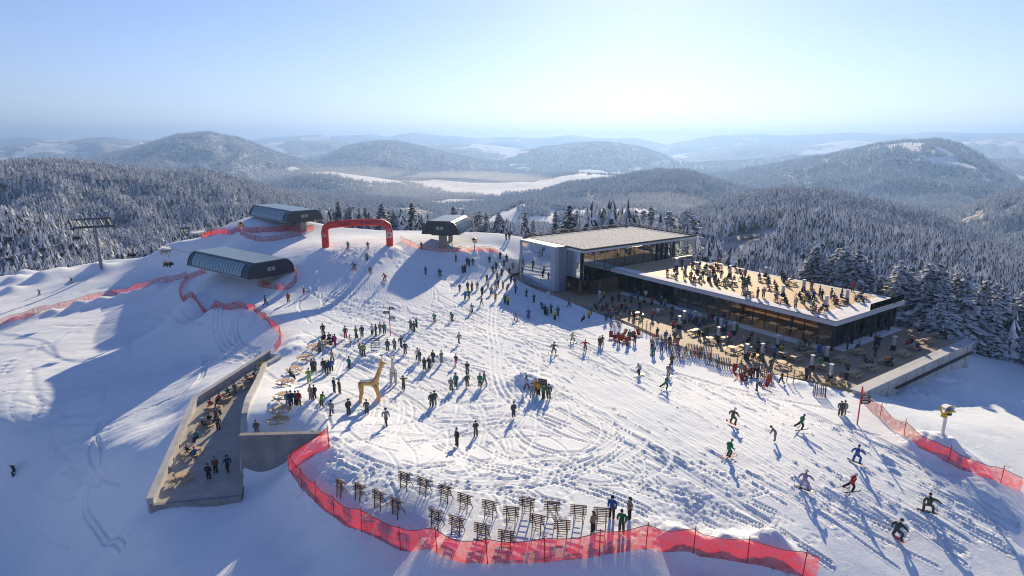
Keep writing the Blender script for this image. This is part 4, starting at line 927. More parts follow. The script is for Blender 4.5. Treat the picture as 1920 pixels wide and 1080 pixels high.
def bar_rack(label, p, rz, n=5, w_=1.5, h=1.7, grp="ladder racks for skis"):
    t = thing("ski_rack", label, "ski rack", p, rz, grp)
    for x in (-w_ * .36, w_ * .36): MB().bar((x, .02, -.2), (x, .02, h), .06, .06).build("post", DARK, t)
    for k in range(n): z = h * (.2 + .78 * k / (n - 1)); MB().box(-w_ / 2, w_ / 2, -.08, -.02, z - .05, z + .05).build("bar", M("navy_bar", (.02, .03, .05), .5), t)
    return t
bar_rack("ladder rack with five dark bars behind the wooden deer", gp(704, 655), R_(4))
def peg_rack(label, p, rz, h=2.0, grp="slim peg racks for skis"):
    t = thing("peg_rack", label, "ski rack", p, rz, grp); MB().tube([(0, 0, -.2), (0, 0, h)], .05, 6).build("post", DARK, t)
    for k in range(8):
        s = 1 if k % 2 else -1; z = .35 + k * (h - .45) / 8; MB().bar((0, 0, z), (s * .27, 0, z + .1), .07, .05).build("peg", RKW, t)
    return t
PEG = None
for u, v, where in [(657, 650, "behind the deer near the tables"), (672, 652, "behind the deer near the tables"), (1190, 618, "in the row at the terrace edge"), (1197, 616, "in the row at the terrace edge"), (1204, 618, "in the row at the terrace edge"), (1212, 621, "in the row at the terrace edge"), (1219, 625, "in the row at the terrace edge"), (1381, 688, "beside the red deck chairs"), (1390, 686, "beside the red deck chairs"), (1475, 716, "by the far round tables"), (1487, 720, "by the far round tables")]:
    p = gp(u, v); lab = "slim dark peg rack " + where
    if PEG is None: PEG = peg_rack(lab, p, R_(15))
    else: dup(PEG, p, R_(random.uniform(-10, 40)), lab)
SKI_C = [M("ski_" + n, c, .35) for n, c in (("black", (.02, .02, .025)), ("red", (.4, .04, .04)), ("blue", (.04, .1, .3)), ("white", (.6, .6, .62)), ("grey", (.12, .13, .14)), ("green", (.05, .2, .1)))]
def ski_mesh(L, w_, m, tip=.12):
    mb = MB(); n = 10
    for i in range(n + 1):
        t = i / n; x = -L * .46 + L * t; z = .02 + (tip * max(0, (t - .88) / .12) ** 1.6 if t > .88 else 0) + (.03 * (.06 - t) / .06 if t < .06 else 0); ww = w_ / 2 * (1 + .18 * abs(2 * t - 1)) * (1 if .06 < t < .9 else (.85 if t <= .06 else max(.25, 1 - (t - .9) * 7)))
        mb.v += [(-ww, x, z), (ww, x, z), (ww, x, z + .025), (-ww, x, z + .025)]
    for i in range(n):
        for k in range(4): a = i * 4; mb.f.append((a + k, a + (k + 1) % 4, a + 4 + (k + 1) % 4, a + 4 + k)); mb.m.append(0)
    mb.f += [(3, 2, 1, 0), (n * 4, n * 4 + 1, n * 4 + 2, n * 4 + 3)]; mb.m += [0, 0]; mb.box(-w_ * .4, w_ * .4, -.16, .16, .046, .09)
    return mb.mesh("ski", m, False)
SKIM = [ski_mesh(1.68, .11, m) for m in SKI_C]; BOARDM = [ski_mesh(1.55, .30, m, .1) for m in SKI_C]
SKN = ["black", "red", "blue", "white", "grey", "green"]
LONG = []
def full_rack(label, p, rz, n=8):
    t = thing("ski_rack", label, "ski rack", p, rz, "ski racks full of skis by the terrace"); w_ = .22 * n
    for x in (-w_ / 2, w_ / 2): MB().bar((x, -.25, -.15), (x, .05, 1.15), .06, .06).build("post", DARK, t); MB().bar((x, .5, -.15), (x, .05, 1.1), .05, .05).build("rear_post", DARK, t)
    for z in (.35, .95): MB().bar((-w_ / 2, -.2 + z * .2, z), (w_ / 2, -.2 + z * .2, z), .05, .05).build("rail", DARK, t)
    for k in range(n):
        ci = random.randrange(6); x = -w_ / 2 + .12 + k * .22; q = link("ski", SKIM[ci]); tag(q, SKN[ci] + " ski standing in the " + label.replace("ski rack", "rack"), "ski", "skis standing in racks")
        q.rotation_euler = (R_(78), 0, rz + random.uniform(-.06, .06)); c, s = math.cos(rz), math.sin(rz); q.location = (p[0] + x * c + .22 * s, p[1] + x * s - .22 * c, p[2] + .75)
    return t
for u, v, lab in [(1260, 655, "ski rack between the crate and the cluster"), (1270, 672, "ski rack closest to the standing crowd"), (1283, 668, "ski rack left of the deck edge crowd"), (1297, 664, "ski rack in the middle of the rack cluster"), (1309, 670, "ski rack nearest the piste in the cluster"), (1322, 668, "ski rack at the right of the rack cluster"), (1335, 682, "ski rack standing alone beyond the cluster"), (1356, 690, "slanting ski rack near the deck chairs"), (1431, 706, "ski rack behind the red deck chairs"), (1536, 742, "ski rack at the terrace corner"), (1155, 612, "ski rack on the shaded snow by the terrace"), (1236, 645, "ski rack beside the shop crate")]:
    full_rack(lab, gp(u, v), R_(-30 + random.uniform(-12, 12)), 8 if u != 1536 else 6)
# ---------------------------------------------------------------- deck chairs
def deck_chair(label, p, rz, m):
    t = thing("deck_chair", label, "deck chair", p, rz, "red deck chairs on the snow")
    mb = MB(); pr2 = [(.55, .32), (.2, .25), (-.1, .28), (-.35, .55), (-.6, .98)]
    for y, z in pr2: mb.v += [(-.28, y, z), (.28, y, z)]
    for i in range(4): mb.f.append((2 * i, 2 * i + 1, 2 * i + 3, 2 * i + 2)); mb.m.append(0)
    for y, z in pr2: mb.v += [(-.28, y, z - .03), (.28, y, z - .03)]
    for i in range(4): mb.f.append((10 + 2 * i, 12 + 2 * i, 13 + 2 * i, 11 + 2 * i)); mb.m.append(0)
    mb.build("sling", m, t)
    for s in (-.31, .31):
        MB().bar((s, .6, .36), (s, -.5, .02), .05, .04).build("frame_leg", WOODL, t); MB().bar((s, .3, .02), (s, -.62, 1.02), .05, .04).build("frame_leg", WOODL, t)
    return t
DCR = M("red_canvas", (.45, .04, .035), .8, var=.1); DCO = M("orange_canvas", (.50, .13, .05), .8)
for u, v, m, w_ in [(1146, 634, 0, "left deck chair group"), (1155, 636, 0, "left deck chair group"), (1165, 640, 1, "left deck chair group"), (1173, 643, 0, "left deck chair group"), (1186, 634, 0, "left deck chair group"), (1198, 630, 0, "left deck chair group"), (1170, 629, 1, "left deck chair group"),
                    (1376, 697, 0, "right deck chair group"), (1381, 708, 0, "right deck chair group"), (1392, 716, 0, "right deck chair group"), (1399, 700, 1, "right deck chair group"), (1406, 706, 1, "right deck chair group"), (1432, 710, 0, "right deck chair group"), (1442, 718, 1, "right deck chair group"), (1436, 727, 0, "right deck chair group")]:
    deck_chair(("red" if m == 0 else "orange") + " canvas deck chair in the " + w_, gp(u, v), R_(random.uniform(120, 240)), (DCR, DCO)[m])
# ---------------------------------------------------------------- tables, heaters
def round_table():
    t = thing("round_table", "x", "table", group="round wooden picnic tables")
    MB().cyl(0, 0, .70, .75, .62, n=20).build("tabletop", WOODL, t)
    for k in range(3):
        a0 = k * 2.0944 + .25; mb = MB(); n = 7
        for i in range(n + 1):
            a = a0 + 1.6 * i / n
            for r, z in ((.88, .42), (1.16, .42), (1.16, .46), (.88, .46)): mb.v.append((r * math.cos(a), r * math.sin(a), z))
        for i in range(n):
            for q in range(4): b = i * 4; mb.f.append((b + q, b + (q + 1) % 4, b + 4 + (q + 1) % 4, b + 4 + q)); mb.m.append(0)
        mb.f += [(3, 2, 1, 0), (n * 4, n * 4 + 1, n * 4 + 2, n * 4 + 3)]; mb.m += [0, 0]; mb.build("bench", WOODL, t)
        a = a0 + .8; mb = MB(); mb.bar((.15 * math.cos(a), .15 * math.sin(a), .36), (1.08 * math.cos(a), 1.08 * math.sin(a), .38), .07, .08); mb.bar((.5 * math.cos(a), .5 * math.sin(a), .68), (.95 * math.cos(a), .95 * math.sin(a), 0), .07, .06); mb.build("leg", WOODL, t)
    return t
RTB = round_table(); used = [False]
def put_round(u, v, p, lab):
    if not used[0]: RTB.location = p; RTB["label"] = lab; used[0] = True
    else: dup(RTB, p, random.uniform(0, 2), lab)
for u, v in [(497, 693), (487, 703), (468, 711), (448, 727), (420, 745), (400, 768), (388, 796), (362, 850), (342, 897)]: put_round(u, v, rp(u, v + 4), "round picnic table on the sunken ramp")
for u, v in [(572, 668), (590, 648), (553, 690), (535, 715), (532, 742), (526, 768), (522, 788), (612, 640)]: put_round(u, v, gp(u, v + 7), "round picnic table along the plateau edge above the ramp")
for u, v in [(1330, 638), (1372, 656), (1415, 671), (1465, 684), (1506, 701), (1443, 655), (1128, 575), (1150, 583), (1195, 590)]: put_round(u, v, Vector(atz(u, v + 3, .03)), "round picnic table along the snowy edge of the terrace" if v > 636 else "round picnic table in the shade of the terrace")
def picnic_table():
    t = thing("picnic_table", "x", "table", group="long picnic tables")
    mb = MB()
    for k in range(4): mb.box(-.95, .95, -.40 + k * .2, -.215 + k * .2, .70, .75)
    mb.build("tabletop", WOODL, t)
    for s in (-1, 1): MB().box(-.95, .95, s * .72 - .14, s * .72 + .14, .41, .46).build("bench", WOODL, t)
    for x in (-.7, .7):
        for s in (-1, 1): MB().bar((x, s * .25, .70), (x, s * .75, 0), .08, .06).build("leg", WOODL, t)
        MB().bar((x + .06, -.8, .38), (x + .06, .8, .38), .06, .08).build("crossbar", WOODL, t)
    return t
PT = picnic_table(); used2 = [False]
def put_picnic(p, rz, lab):
    if not used2[0]: PT.location = p; PT.rotation_euler = (0, 0, rz); PT["label"] = lab; used2[0] = True; return PT
    return dup(PT, p, rz, lab)
for u, v in [(1492, 676), (1543, 692), (1576, 678), (1607, 664), (1600, 706), (1630, 693), (1661, 681), (1691, 667), (1568, 720), (1713, 655), (1738, 643), (1757, 632), (1708, 627), (1545, 664), (1272, 612), (1302, 626), (1236, 588), (1166, 576), (1210, 570), (1335, 618), (1360, 640), (1395, 655), (1425, 648), (1470, 668), (1500, 655), (1520, 668)]: put_picnic(Vector(atz(u, v, .03)), BF_ROT + math.pi / 2 + R_(random.uniform(-6, 6)), "long picnic table at the sunny far corner of the terrace" if u > 1700 else ("long picnic table on the right part of the terrace" if u > 1480 else "long picnic table among the crowd on the terrace"))
ROOFT = [(1260, 519), (1305, 526), (1350, 532), (1395, 526), (1386, 510), (1432, 528), (1447, 543), (1401, 552), (1305, 498), (1345, 500), (1483, 534), (1502, 558), (1517, 556), (1463, 566), (1533, 584), (1572, 568), (1613, 561), (1330, 513), (1372, 534)]
for u, v in ROOFT: put_picnic(Vector(atz(u, v, 4.97)), BF_ROT + R_(random.uniform(-15, 15)), "wooden picnic table on the roof deck")
def heater():
    t = thing("patio_heater", "x", "patio heater", group="pyramid patio heaters")
    mb = MB()
    def fr(z, w_): return [(-w_, -w_, z), (w_, -w_, z), (w_, w_, z), (-w_, w_, z)]
    def frus(z0, w0, z1, w1, m_, nm):
        q = MB(); q.add(fr(z0, w0) + fr(z1, w1), [(3, 2, 1, 0), (4, 5, 6, 7), (0, 1, 5, 4), (1, 2, 6, 5), (2, 3, 7, 6), (3, 0, 4, 7)]); return q.build(nm, m_, t)
    frus(0, .28, .74, .24, BLACK, "base"); frus(.74, .19, 2.08, .13, M("heater_glass", (.45, .47, .5), .15, .0, spec=.7), "lantern")
    for sx_ in (-1, 1):
        for sy_ in (-1, 1): MB().bar((sx_ * .22, sy_ * .22, .74), (sx_ * .15, sy_ * .15, 2.1), .03, .03).build("post", GREYM, t)
    frus(2.1, .27, 2.18, .22, WHITE, "lid"); return t
HT = heater(); used3 = [False]
def put_heater(p, lab):
    if not used3[0]: HT.location = p; HT.rotation_euler = (0, 0, BF_ROT); HT["label"] = lab; used3[0] = True
    else: dup(HT, p, BF_ROT, lab)
for u, v in [(1273, 616), (1302, 606), (1346, 638), (1351, 621), (1375, 628), (1399, 672), (1428, 671), (1457, 654), (1521, 694), (1549, 677), (1556, 712), (1674, 656), (1124, 566), (1123, 549), (1282, 606)]: put_heater(Vector(atz(u, v, .03)), "black patio heater with glass lantern on the terrace")
for u, v in [(1268, 504), (1368, 519), (1329, 526), (1467, 559), (1506, 547), (1548, 580), (1587, 567), (1434, 522), (1307, 512)]: put_heater(Vector(atz(u, v, 4.97)), "patio heater with glass lantern on the roof deck")
# dining tables seen through the glass
def dining():
    t = thing("dining_table", "x", "table", group="white dining tables behind the glass")
    MB().box(-.8, .8, -.65, .65, .72, .76).build("tabletop", WHITE, t); MB().cyl(0, 0, .05, .72, .06).build("leg", DARK, t)
    for a in range(4):
        x, y = math.cos(a * 1.5708) * .95, math.sin(a * 1.5708) * .95; mb = MB(); mb.box(x - .2, x + .2, y - .2, y + .2, .42, .46); mb.box(x - .18, x - .14, y - .18, y - .14, 0, .42); mb.box(x + .14, x + .18, y + .14, y + .18, 0, .42); mb.build("stool", DARK, t)
    return t
DT = dining(); fi = True
for a in np.arange(3, 45, 3.1):
    for b in (4.2, 10.2) if a > 23 else (4.2,):
        p = bw(a + random.uniform(-.4, .4), b, .06); lab = "white dining table behind the glass front"
        if fi: DT.location = p; DT["label"] = lab; fi = False
        else: dup(DT, p, BF_ROT, lab)
# ---------------------------------------------------------------- small sheds beyond the crest
def shed(label, u, v, d, w_, h):
    p = W3(u, v, d); zb = min(hz(p.x, p.y), p.z) ; t = thing("cabin", label, "cabin", (p.x, p.y, p.z - .5), R_(10)); mb = MB(); mb.box(-w_ / 2, w_ / 2, -1.2, 1.2, -6, h); mb.build("wall", M("cabin_wall", (.45, .43, .38), .8, var=.1), t)
    mb = MB(); mb.prism([(-w_ / 2 - .2, -1.5), (w_ / 2 + .2, -1.5), (w_ / 2 + .2, 1.5), (-w_ / 2 - .2, 1.5)], h + .01, [h + .3, h + .3, h + .5, h + .5]); mb.build("snowy_roof", DSNOW, t)
    for x in (-w_ * .3, w_ * .05): MB().box(x, x + .5, -1.23, -1.2, h * .4, h * .75).build("window", DARK, t)
shed("small pale cabin behind the red net near the small towers", 370, 444, 172, 2.6, 1.6); shed("pale hut beside the orange snow gun", 444, 428, 170, 3.2, 1.8); shed("low snowy hut at the edge below the small towers", 312, 470, 160, 2.4, 1.0)
# ---------------------------------------------------------------- people: one continuous skinned body per pose, hat or helmet as a child
STAND = dict(pel=(0, 0, .95), wai=(0, .01, 1.12), che=(0, 0, 1.33), nek=(0, .015, 1.49), jaw=(0, .035, 1.57), hed=(0, .025, 1.67), top=(0, .01, 1.76),
 hipR=(.10, 0, .90), kneR=(.125, .02, .50), ankR=(.13, -.02, .11), toeR=(.14, .16, .05), hipL=(-.10, 0, .90), kneL=(-.125, .02, .50), ankL=(-.13, -.02, .11), toeL=(-.14, .16, .05),
 shoR=(.20, 0, 1.42), elbR=(.29, -.04, 1.15), wriR=(.29, .06, .92), hanR=(.28, .10, .82), shoL=(-.20, 0, 1.42), elbL=(-.29, -.04, 1.15), wriL=(-.29, .06, .92), hanL=(-.28, .10, .82))
RAD = dict(pel=(.21, .18), wai=(.20, .17), che=(.235, .18), nek=(.075, .075), jaw=(.08, .09), hed=(.095, .11), top=(.065, .075), hip=(.135, .135), kne=(.11, .11), ank=(.10, .10), toe=(.075, .06), sho=(.115, .115), elb=(.092, .092), wri=(.075, .075), han=(.065, .065))
EDG = [("pel", "wai", 1), ("wai", "che", 1), ("che", "nek", 1), ("nek", "jaw", 0), ("jaw", "hed", 0), ("hed", "top", 0)]
for s in "RL":
    EDG += [("pel", "hip" + s, 2), ("hip" + s, "kne" + s, 2), ("kne" + s, "ank" + s, 2), ("ank" + s, "toe" + s, 3), ("che", "sho" + s, 1), ("sho" + s, "elb" + s, 1), ("elb" + s, "wri" + s, 1), ("wri" + s, "han" + s, 4)]
def shift(d, keys, v): 
    for k in keys: d[k] = tuple(np.array(d[k]) + np.array(v))
UP = ["pel", "wai", "che", "nek", "jaw", "hed", "top", "hipR", "hipL", "shoR", "elbR", "wriR", "hanR", "shoL", "elbL", "wriL", "hanL"]
TORSO = ["wai", "che", "nek", "jaw", "hed", "top", "shoR", "elbR", "wriR", "hanR", "shoL", "elbL", "wriL", "hanL"]
def lean(d, ang, keys=TORSO):
    c = np.array(d["pel"]); ca, sa = math.cos(ang), math.sin(ang)
    for k in keys:
        p = np.array(d[k]) - c; d[k] = (p[0] + c[0], p[1] * ca + p[2] * sa + c[1], -p[1] * sa + p[2] * ca + c[2])
POSES = {}
def pose(name, **kw):
    d = dict(STAND); d.update(kw); POSES[name] = d; return d
pose("stand"); pose("hips", elbR=(.36, -.08, 1.18), wriR=(.22, .10, 1.08), hanR=(.17, .16, 1.06), elbL=(-.34, -.08, 1.17), wriL=(-.22, .12, 1.12), hanL=(-.15, .18, 1.14))
pose("fold", elbR=(.29, .05, 1.14), wriR=(.10, .22, 1.14), hanR=(.02, .24, 1.18), elbL=(-.29, .05, 1.14), wriL=(-.10, .22, 1.2), hanL=(-.02, .22, 1.24), kneL=(-.14, .08, .50))
pose("talk", elbR=(.30, .08, 1.18), wriR=(.24, .34, 1.18), hanR=(.22, .42, 1.22), hed=(.03, .03, 1.67), ankL=(-.16, .08, .11), toeL=(-.20, .25, .05), kneL=(-.14, .10, .50))
pose("walk", kneR=(.11, .20, .52), ankR=(.11, .26, .12), toeR=(.12, .44, .09), kneL=(-.11, -.02, .51), ankL=(-.11, -.34, .17), toeL=(-.11, -.20, .05), elbR=(.28, -.18, 1.17), wriR=(.27, -.12, .94), hanR=(.26, -.06, .85), elbL=(-.28, .08, 1.16), wriL=(-.25, .26, .98), hanL=(-.24, .33, .92))
pose("wave", elbL=(-.42, .0, 1.50), wriL=(-.64, .0, 1.60), hanL=(-.75, .0, 1.64), elbR=(.36, .05, 1.24), wriR=(.32, .22, 1.40), hanR=(.31, .26, 1.50))
d = pose("board", kneR=(.24, .24, .52), ankR=(.26, .02, .13), toeR=(.28, .2, .07), kneL=(-.24, .24, .52), ankL=(-.26, .02, .13), toeL=(-.28, .2, .07), elbR=(.42, .0, 1.30), wriR=(.58, .12, 1.16), hanR=(.64, .16, 1.12), elbL=(-.38, -.06, 1.2), wriL=(-.46, .08, 1.0), hanL=(-.48, .13, .92))
shift(d, UP, (0, -.06, -.14)); lean(d, .35)
d = pose("boardlow", kneR=(.28, .26, .46), ankR=(.30, .02, .13), toeR=(.32, .2, .07), kneL=(-.28, .26, .46), ankL=(-.30, .02, .13), toeL=(-.32, .2, .07), elbR=(.48, .0, 1.34), wriR=(.68, .05, 1.22), hanR=(.77, .06, 1.18), elbL=(-.36, -.1, 1.16), wriL=(-.36, .06, .95), hanL=(-.36, .12, .86))
shift(d, UP, (0, -.10, -.22)); lean(d, .5)
d = pose("ski", kneR=(.14, .24, .50), ankR=(.13, .0, .13), toeR=(.13, .18, .07), kneL=(-.14, .24, .50), ankL=(-.13, .0, .13), toeL=(-.13, .18, .07), elbR=(.34, .02, 1.15), wriR=(.34, .30, 1.10), hanR=(.34, .38, 1.12), elbL=(-.34, .02, 1.15), wriL=(-.34, .30, 1.10), hanL=(-.34, .38, 1.12))
shift(d, UP, (0, -.05, -.12)); lean(d, .42)
d = pose("skate", kneR=(.14, .22, .50), ankR=(.12, .04, .13), toeR=(.13, .22, .07), kneL=(-.18, -.16, .56), ankL=(-.24, -.52, .40), toeL=(-.26, -.40, .28), elbR=(.34, -.22, 1.2), wriR=(.38, -.26, .98), hanR=(.38, -.26, .9), elbL=(-.34, .12, 1.16), wriL=(-.26, .34, 1.2), hanL=(-.22, .42, 1.24))
shift(d, UP, (0, .02, -.10)); lean(d, .38)
d = pose("sit", kneR=(.13, .44, .50), ankR=(.13, .42, .11), toeR=(.14, .60, .05), kneL=(-.13, .44, .50), ankL=(-.13, .40, .11), toeL=(-.14, .58, .05), hipR=(.11, .06, .90), hipL=(-.11, .06, .90))
for k in UP: d[k] = (d[k][0], d[k][1], d[k][2] - .41)
d.update(elbR=(.28, .10, .78), wriR=(.20, .34, .80), hanR=(.16, .42, .80), elbL=(-.28, .10, .78), wriL=(-.20, .34, .80), hanL=(-.16, .42, .80))
d = pose("bend", kneR=(.13, .10, .5), elbR=(.2, .42, 1.0), wriR=(.16, .5, .76), hanR=(.15, .54, .68), elbL=(-.2, .42, 1.0), wriL=(-.16, .5, .78), hanL=(-.14, .55, .70))
lean(d, .7, ["wai", "che", "nek", "jaw", "hed", "top", "shoR", "shoL"])
pose("arms", elbR=(.46, .02, 1.32), wriR=(.66, .06, 1.18), hanR=(.75, .08, 1.14), elbL=(-.46, .0, 1.30), wriL=(-.66, .04, 1.14), hanL=(-.74, .06, 1.08), kneR=(.16, .12, .5), kneL=(-.16, .10, .5))
PERSON_M = {}
def skin_body(name, d):
    names = list(d); ix = {k: i for i, k in enumerate(names)}; vs = [d[k] for k in names]
    vs2 = list(vs); eds = [(ix[a], ix[b]) for a, b, m in EDG]; rad = [RAD[k[:3]] for k in names]
    for s in "RL":   # thumbs
        h = np.array(d["han" + s]); w_ = np.array(d["wri" + s]); dr = h - w_; sd_ = np.array([-.045 if s == "R" else .045, .03, 0]); vs2.append(tuple(w_ + dr * .55 + sd_)); rad.append((.02, .02)); eds.append((ix["wri" + s], len(vs2) - 1))
    me = bpy.data.meshes.new(name); me.from_pydata(vs2, eds, []); o = bpy.data.objects.new(name, me); C.objects.link(o)
    sk = o.modifiers.new("skin", 'SKIN'); sk.branch_smoothing = .6
    for i, r in enumerate(rad): me.skin_vertices[0].data[i].radius = r
    me.skin_vertices[0].data[ix["pel"]].use_root = True
    sb = o.modifiers.new("sub", 'SUBSURF'); sb.levels = 1; sb.render_levels = 1
    dg = bpy.context.evaluated_depsgraph_get(); m2 = bpy.data.meshes.new_from_object(o.evaluated_get(dg)); bpy.data.objects.remove(o); m2.name = name
    n = len(m2.polygons); cen = np.zeros(n * 3, np.float32); m2.polygons.foreach_get("center", cen); cen = cen.reshape(-1, 3)
    best = np.full(n, 1e9); mi = np.zeros(n, int)
    for a, b, m in EDG:
        A, B = np.array(d[a]), np.array(d[b]); e = B - A; t = np.clip(((cen - A) @ e) / (e @ e), 0, 1); dist = np.linalg.norm(cen - A - t[:, None] * e, axis=1) - .5 * (np.array(RAD[a[:3]]).mean() * (1 - t) + np.array(RAD[b[:3]]).mean() * t)
        k = dist < best; best[k] = dist[k]; mi[k] = m
    # jacket hem covers the hips
    m2.materials.clear()
    for _ in range(5): m2.materials.append(M("skin_tone", (.50, .33, .25), .6))
    pel = np.array(d["pel"]); k = (mi == 2) & (np.linalg.norm(cen - pel, axis=1) < .20); mi[k] = 1
    m2.polygons.foreach_set("material_index", mi.astype(np.int32)); m2.polygons.foreach_set("use_smooth", np.ones(n, bool)); m2.update(); return m2
def hat_mesh(name, d, kind):
    j, t = Vector(d["hed"]), Vector(d["top"]); up = (t - Vector(d["jaw"])).normalized(); fw = Vector((0, 1, 0)); fw = (fw - up * fw.dot(up)).normalized(); sd_ = fw.cross(up)
    mb = MB(); c = j + up * .015; R = .128 if kind == "helmet" else .118; n, m = 12, 6
    for i in range(m + 1):
        a = (math.pi / 2) * i / m * 1.12 - .18
        for k in range(n):
            b = 2 * math.pi * k / n; mb.v.append(tuple(c + up * (math.sin(a) * R * (1.12 if kind != "hair" else 1.0)) + (sd_ * math.cos(b) + fw * math.sin(b) * 1.12) * max(.004, math.cos(a)) * R))
    for i in range(m):
        for k in range(n): mb.f.append((i * n + k, i * n + (k + 1) % n, (i + 1) * n + (k + 1) % n, (i + 1) * n + k)); mb.m.append(0)
    if kind == "helmet":
        mb.tube([c + (sd_ * math.cos(b) + fw * math.sin(b) * 1.1) * (R + .005) + up * (-.012) for b in np.linspace(.25, math.pi - .25, 9)], .04, 6, 1)
    elif kind == "beanie":
        mb.tube([c + up * R * 1.12, c + up * (R * 1.12 + .06)], [.035, .03], 7)
    else:   # hair falls to the neck behind
        mb.tube([c - fw * .06, c - fw * .10 - up * .10, c - fw * .09 - up * .2], [.10, .10, .05], 8)
    return mb
COLS = dict(k=("black", (.018, .018, .02)), n=("navy", (.02, .035, .09)), b=("blue", (.03, .10, .33)), t=("teal", (.02, .15, .17)), g=("green", (.02, .17, .08)), l=("lime green", (.16, .30, .03)), y=("yellow", (.48, .36, .04)), o=("orange", (.50, .17, .03)), r=("red", (.36, .025, .03)),
 m=("magenta", (.40, .03, .25)), p=("lilac", (.30, .29, .40)), w=("white", (.62, .63, .65)), s=("grey", (.20, .21, .22)), d=("dark grey", (.055, .06, .065)), e=("beige", (.36, .29, .20)), v=("olive", (.085, .085, .05)), h=("brown", (.14, .075, .04)))
def cm(k): return M("cloth_" + COLS[k][0].replace(" ", "_"), COLS[k][1], .75, var=.15, vscale=6)
HATS = [("helmet", "k"), ("helmet", "d"), ("beanie", "k"), ("beanie", "n"), ("helmet", "w"), ("beanie", "r"), ("hair", "h"), ("beanie", "s"), ("helmet", "k"), ("hair", "k"), ("beanie", "b")]
GOGG = M("goggle_lens", (.05, .06, .09), .12, spec=.8)
BODY, HATM = {}, {}
PHR = dict(stand="standing", hips="standing hands on hips", fold="standing arms folded", talk="standing and gesturing", walk="walking", wave="waving one arm", board="snowboarding", boardlow="crouching on a snowboard", ski="skiing", skate="skating on skis", sit="seated", bend="bending down", arms="balancing with arms out")
PEOPLE = []
def person(p, pz, jk, tr, where, rz, sc=1.0, hat=None):
    if pz not in BODY: BODY[pz] = skin_body("body_" + pz, POSES[pz])
    o = link("person", BODY[pz]); o.location = p; o.rotation_euler = (0, 0, rz); o.scale = (sc, sc, sc)
    for i, m in ((1, cm(jk)), (2, cm(tr)), (3, cm("k")), (4, cm("k" if random.random() < .7 else "d"))):
        o.material_slots[i].link = 'OBJECT'; o.material_slots[i].material = m
    kind, hc = hat or random.choice(HATS); key = (pz, kind)
    if key not in HATM: HATM[key] = hat_mesh(kind, POSES[pz], kind).mesh(kind, [cm("k"), GOGG], True)
    h = link(kind, HATM[key], o); h.material_slots[0].link = 'OBJECT'; h.material_slots[0].material = cm(hc)
    a, b = COLS[jk][0], COLS[tr][0]
    lab = f"person in {a} jacket and {b} trousers {PHR[pz]} {where}" if a != b else f"person in {a} winter clothes {PHR[pz]} {where}"
    if len(lab.split()) > 13: lab = f"person in {a} jacket {PHR[pz]} {where}"
    if len(lab.split()) > 13: lab = f"{a} clad person {PHR[pz].split()[0]} {where}"
    tag(o, lab, "person", "people at the summit")
    PEOPLE.append(o); return o
def gear(o, kind, rz, label_who, col=0):
    p = o.location; s = o.scale[0]; f = Vector((-math.sin(rz), math.cos(rz), 0)); r = Vector((math.cos(rz), math.sin(rz), 0))
    if kind == "board":
        q = link("snowboard", BOARDM[col]); q.location = p + Vector((0, 0, .03)) + f * .05; q.rotation_euler = (0, 0, rz + math.pi / 2); tag(q, " ".join(f"{SKN[col]} snowboard under the {label_who}".split()[:14]), "snowboard")
    else:
        for sd_, nm in ((1, "right"), (-1, "left")):
            q = link("ski", SKIM[col]); q.location = p + r * (.13 * sd_ * s) + f * .05 + Vector((0, 0, .03)); q.rotation_euler = (0, 0, rz)
            if kind == "skate" and sd_ < 0: q.location = p + r * -.24 - f * .45 + Vector((0, 0, .30)); q.rotation_euler = (R_(-22), 0, rz + .3)
            tag(q, " ".join(f"{nm} {SKN[col]} ski of the {label_who}".split()[:14]), "ski", "skis in use")
            d = POSES[kind]; h = d["hanR" if sd_ > 0 else "hanL"]; hp = p + (r * h[0] + f * h[1] + Vector((0, 0, h[2]))) * s
            tip = p + (r * (h[0] + .1 * sd_) + f * (h[1] - (.35 if kind == "ski" else .6))) * s + Vector((0, 0, .05))
            m2 = MB(); m2.tube([(0, 0, 0)], .01, 4) if False else m2.tube([Vector((0, 0, .1)), tip - hp], [.018, .010], 5); m2.tube([(tip - hp) * .93, (tip - hp) * .95], .05, 8)
            pl_ = m2.build("ski_pole", DARK, None, loc=hp); tag(pl_, " ".join(f"{nm} ski pole held by the {label_who}".split()[:14]), "ski pole", "ski poles in use")
def P(s, where, zf=gp, tr0=None, poses=None, face=None):
    for t in s.split("|"):
        a = t.split(); u, v = float(a[0]), float(a[1]); pz = a[2] if len(a) > 2 else random.choice(poses or ["stand", "hips", "fold", "talk", "stand", "walk"])
        if pz == "*": pz = random.choice(poses or ["stand", "hips", "fold", "talk", "stand"])
        jk, tr = (a[3][0], a[3][1]) if len(a) > 3 else (random.choice("kkdndvshstrbgvy"), random.choice("kkdnks"))
        rz = R_(float(a[4])) if len(a) > 4 else (random.choice([0, math.pi]) + random.uniform(-.95, .95) if face is None else R_(face + random.uniform(-30, 30)))
        sc = float(a[5]) if len(a) > 5 else random.uniform(.98, 1.09)
        o = person(zf(u, v), pz, jk, tr, where, rz, sc); 
        if pz in ("board", "boardlow", "ski", "skate"): gear(o, {"boardlow": "board"}.get(pz, pz), rz, o["label"].replace("person in ", "rider in ").split(" jacket")[0].split(" winter")[0] + " " + where, random.choice([0, 0, 4, 1, 2]))
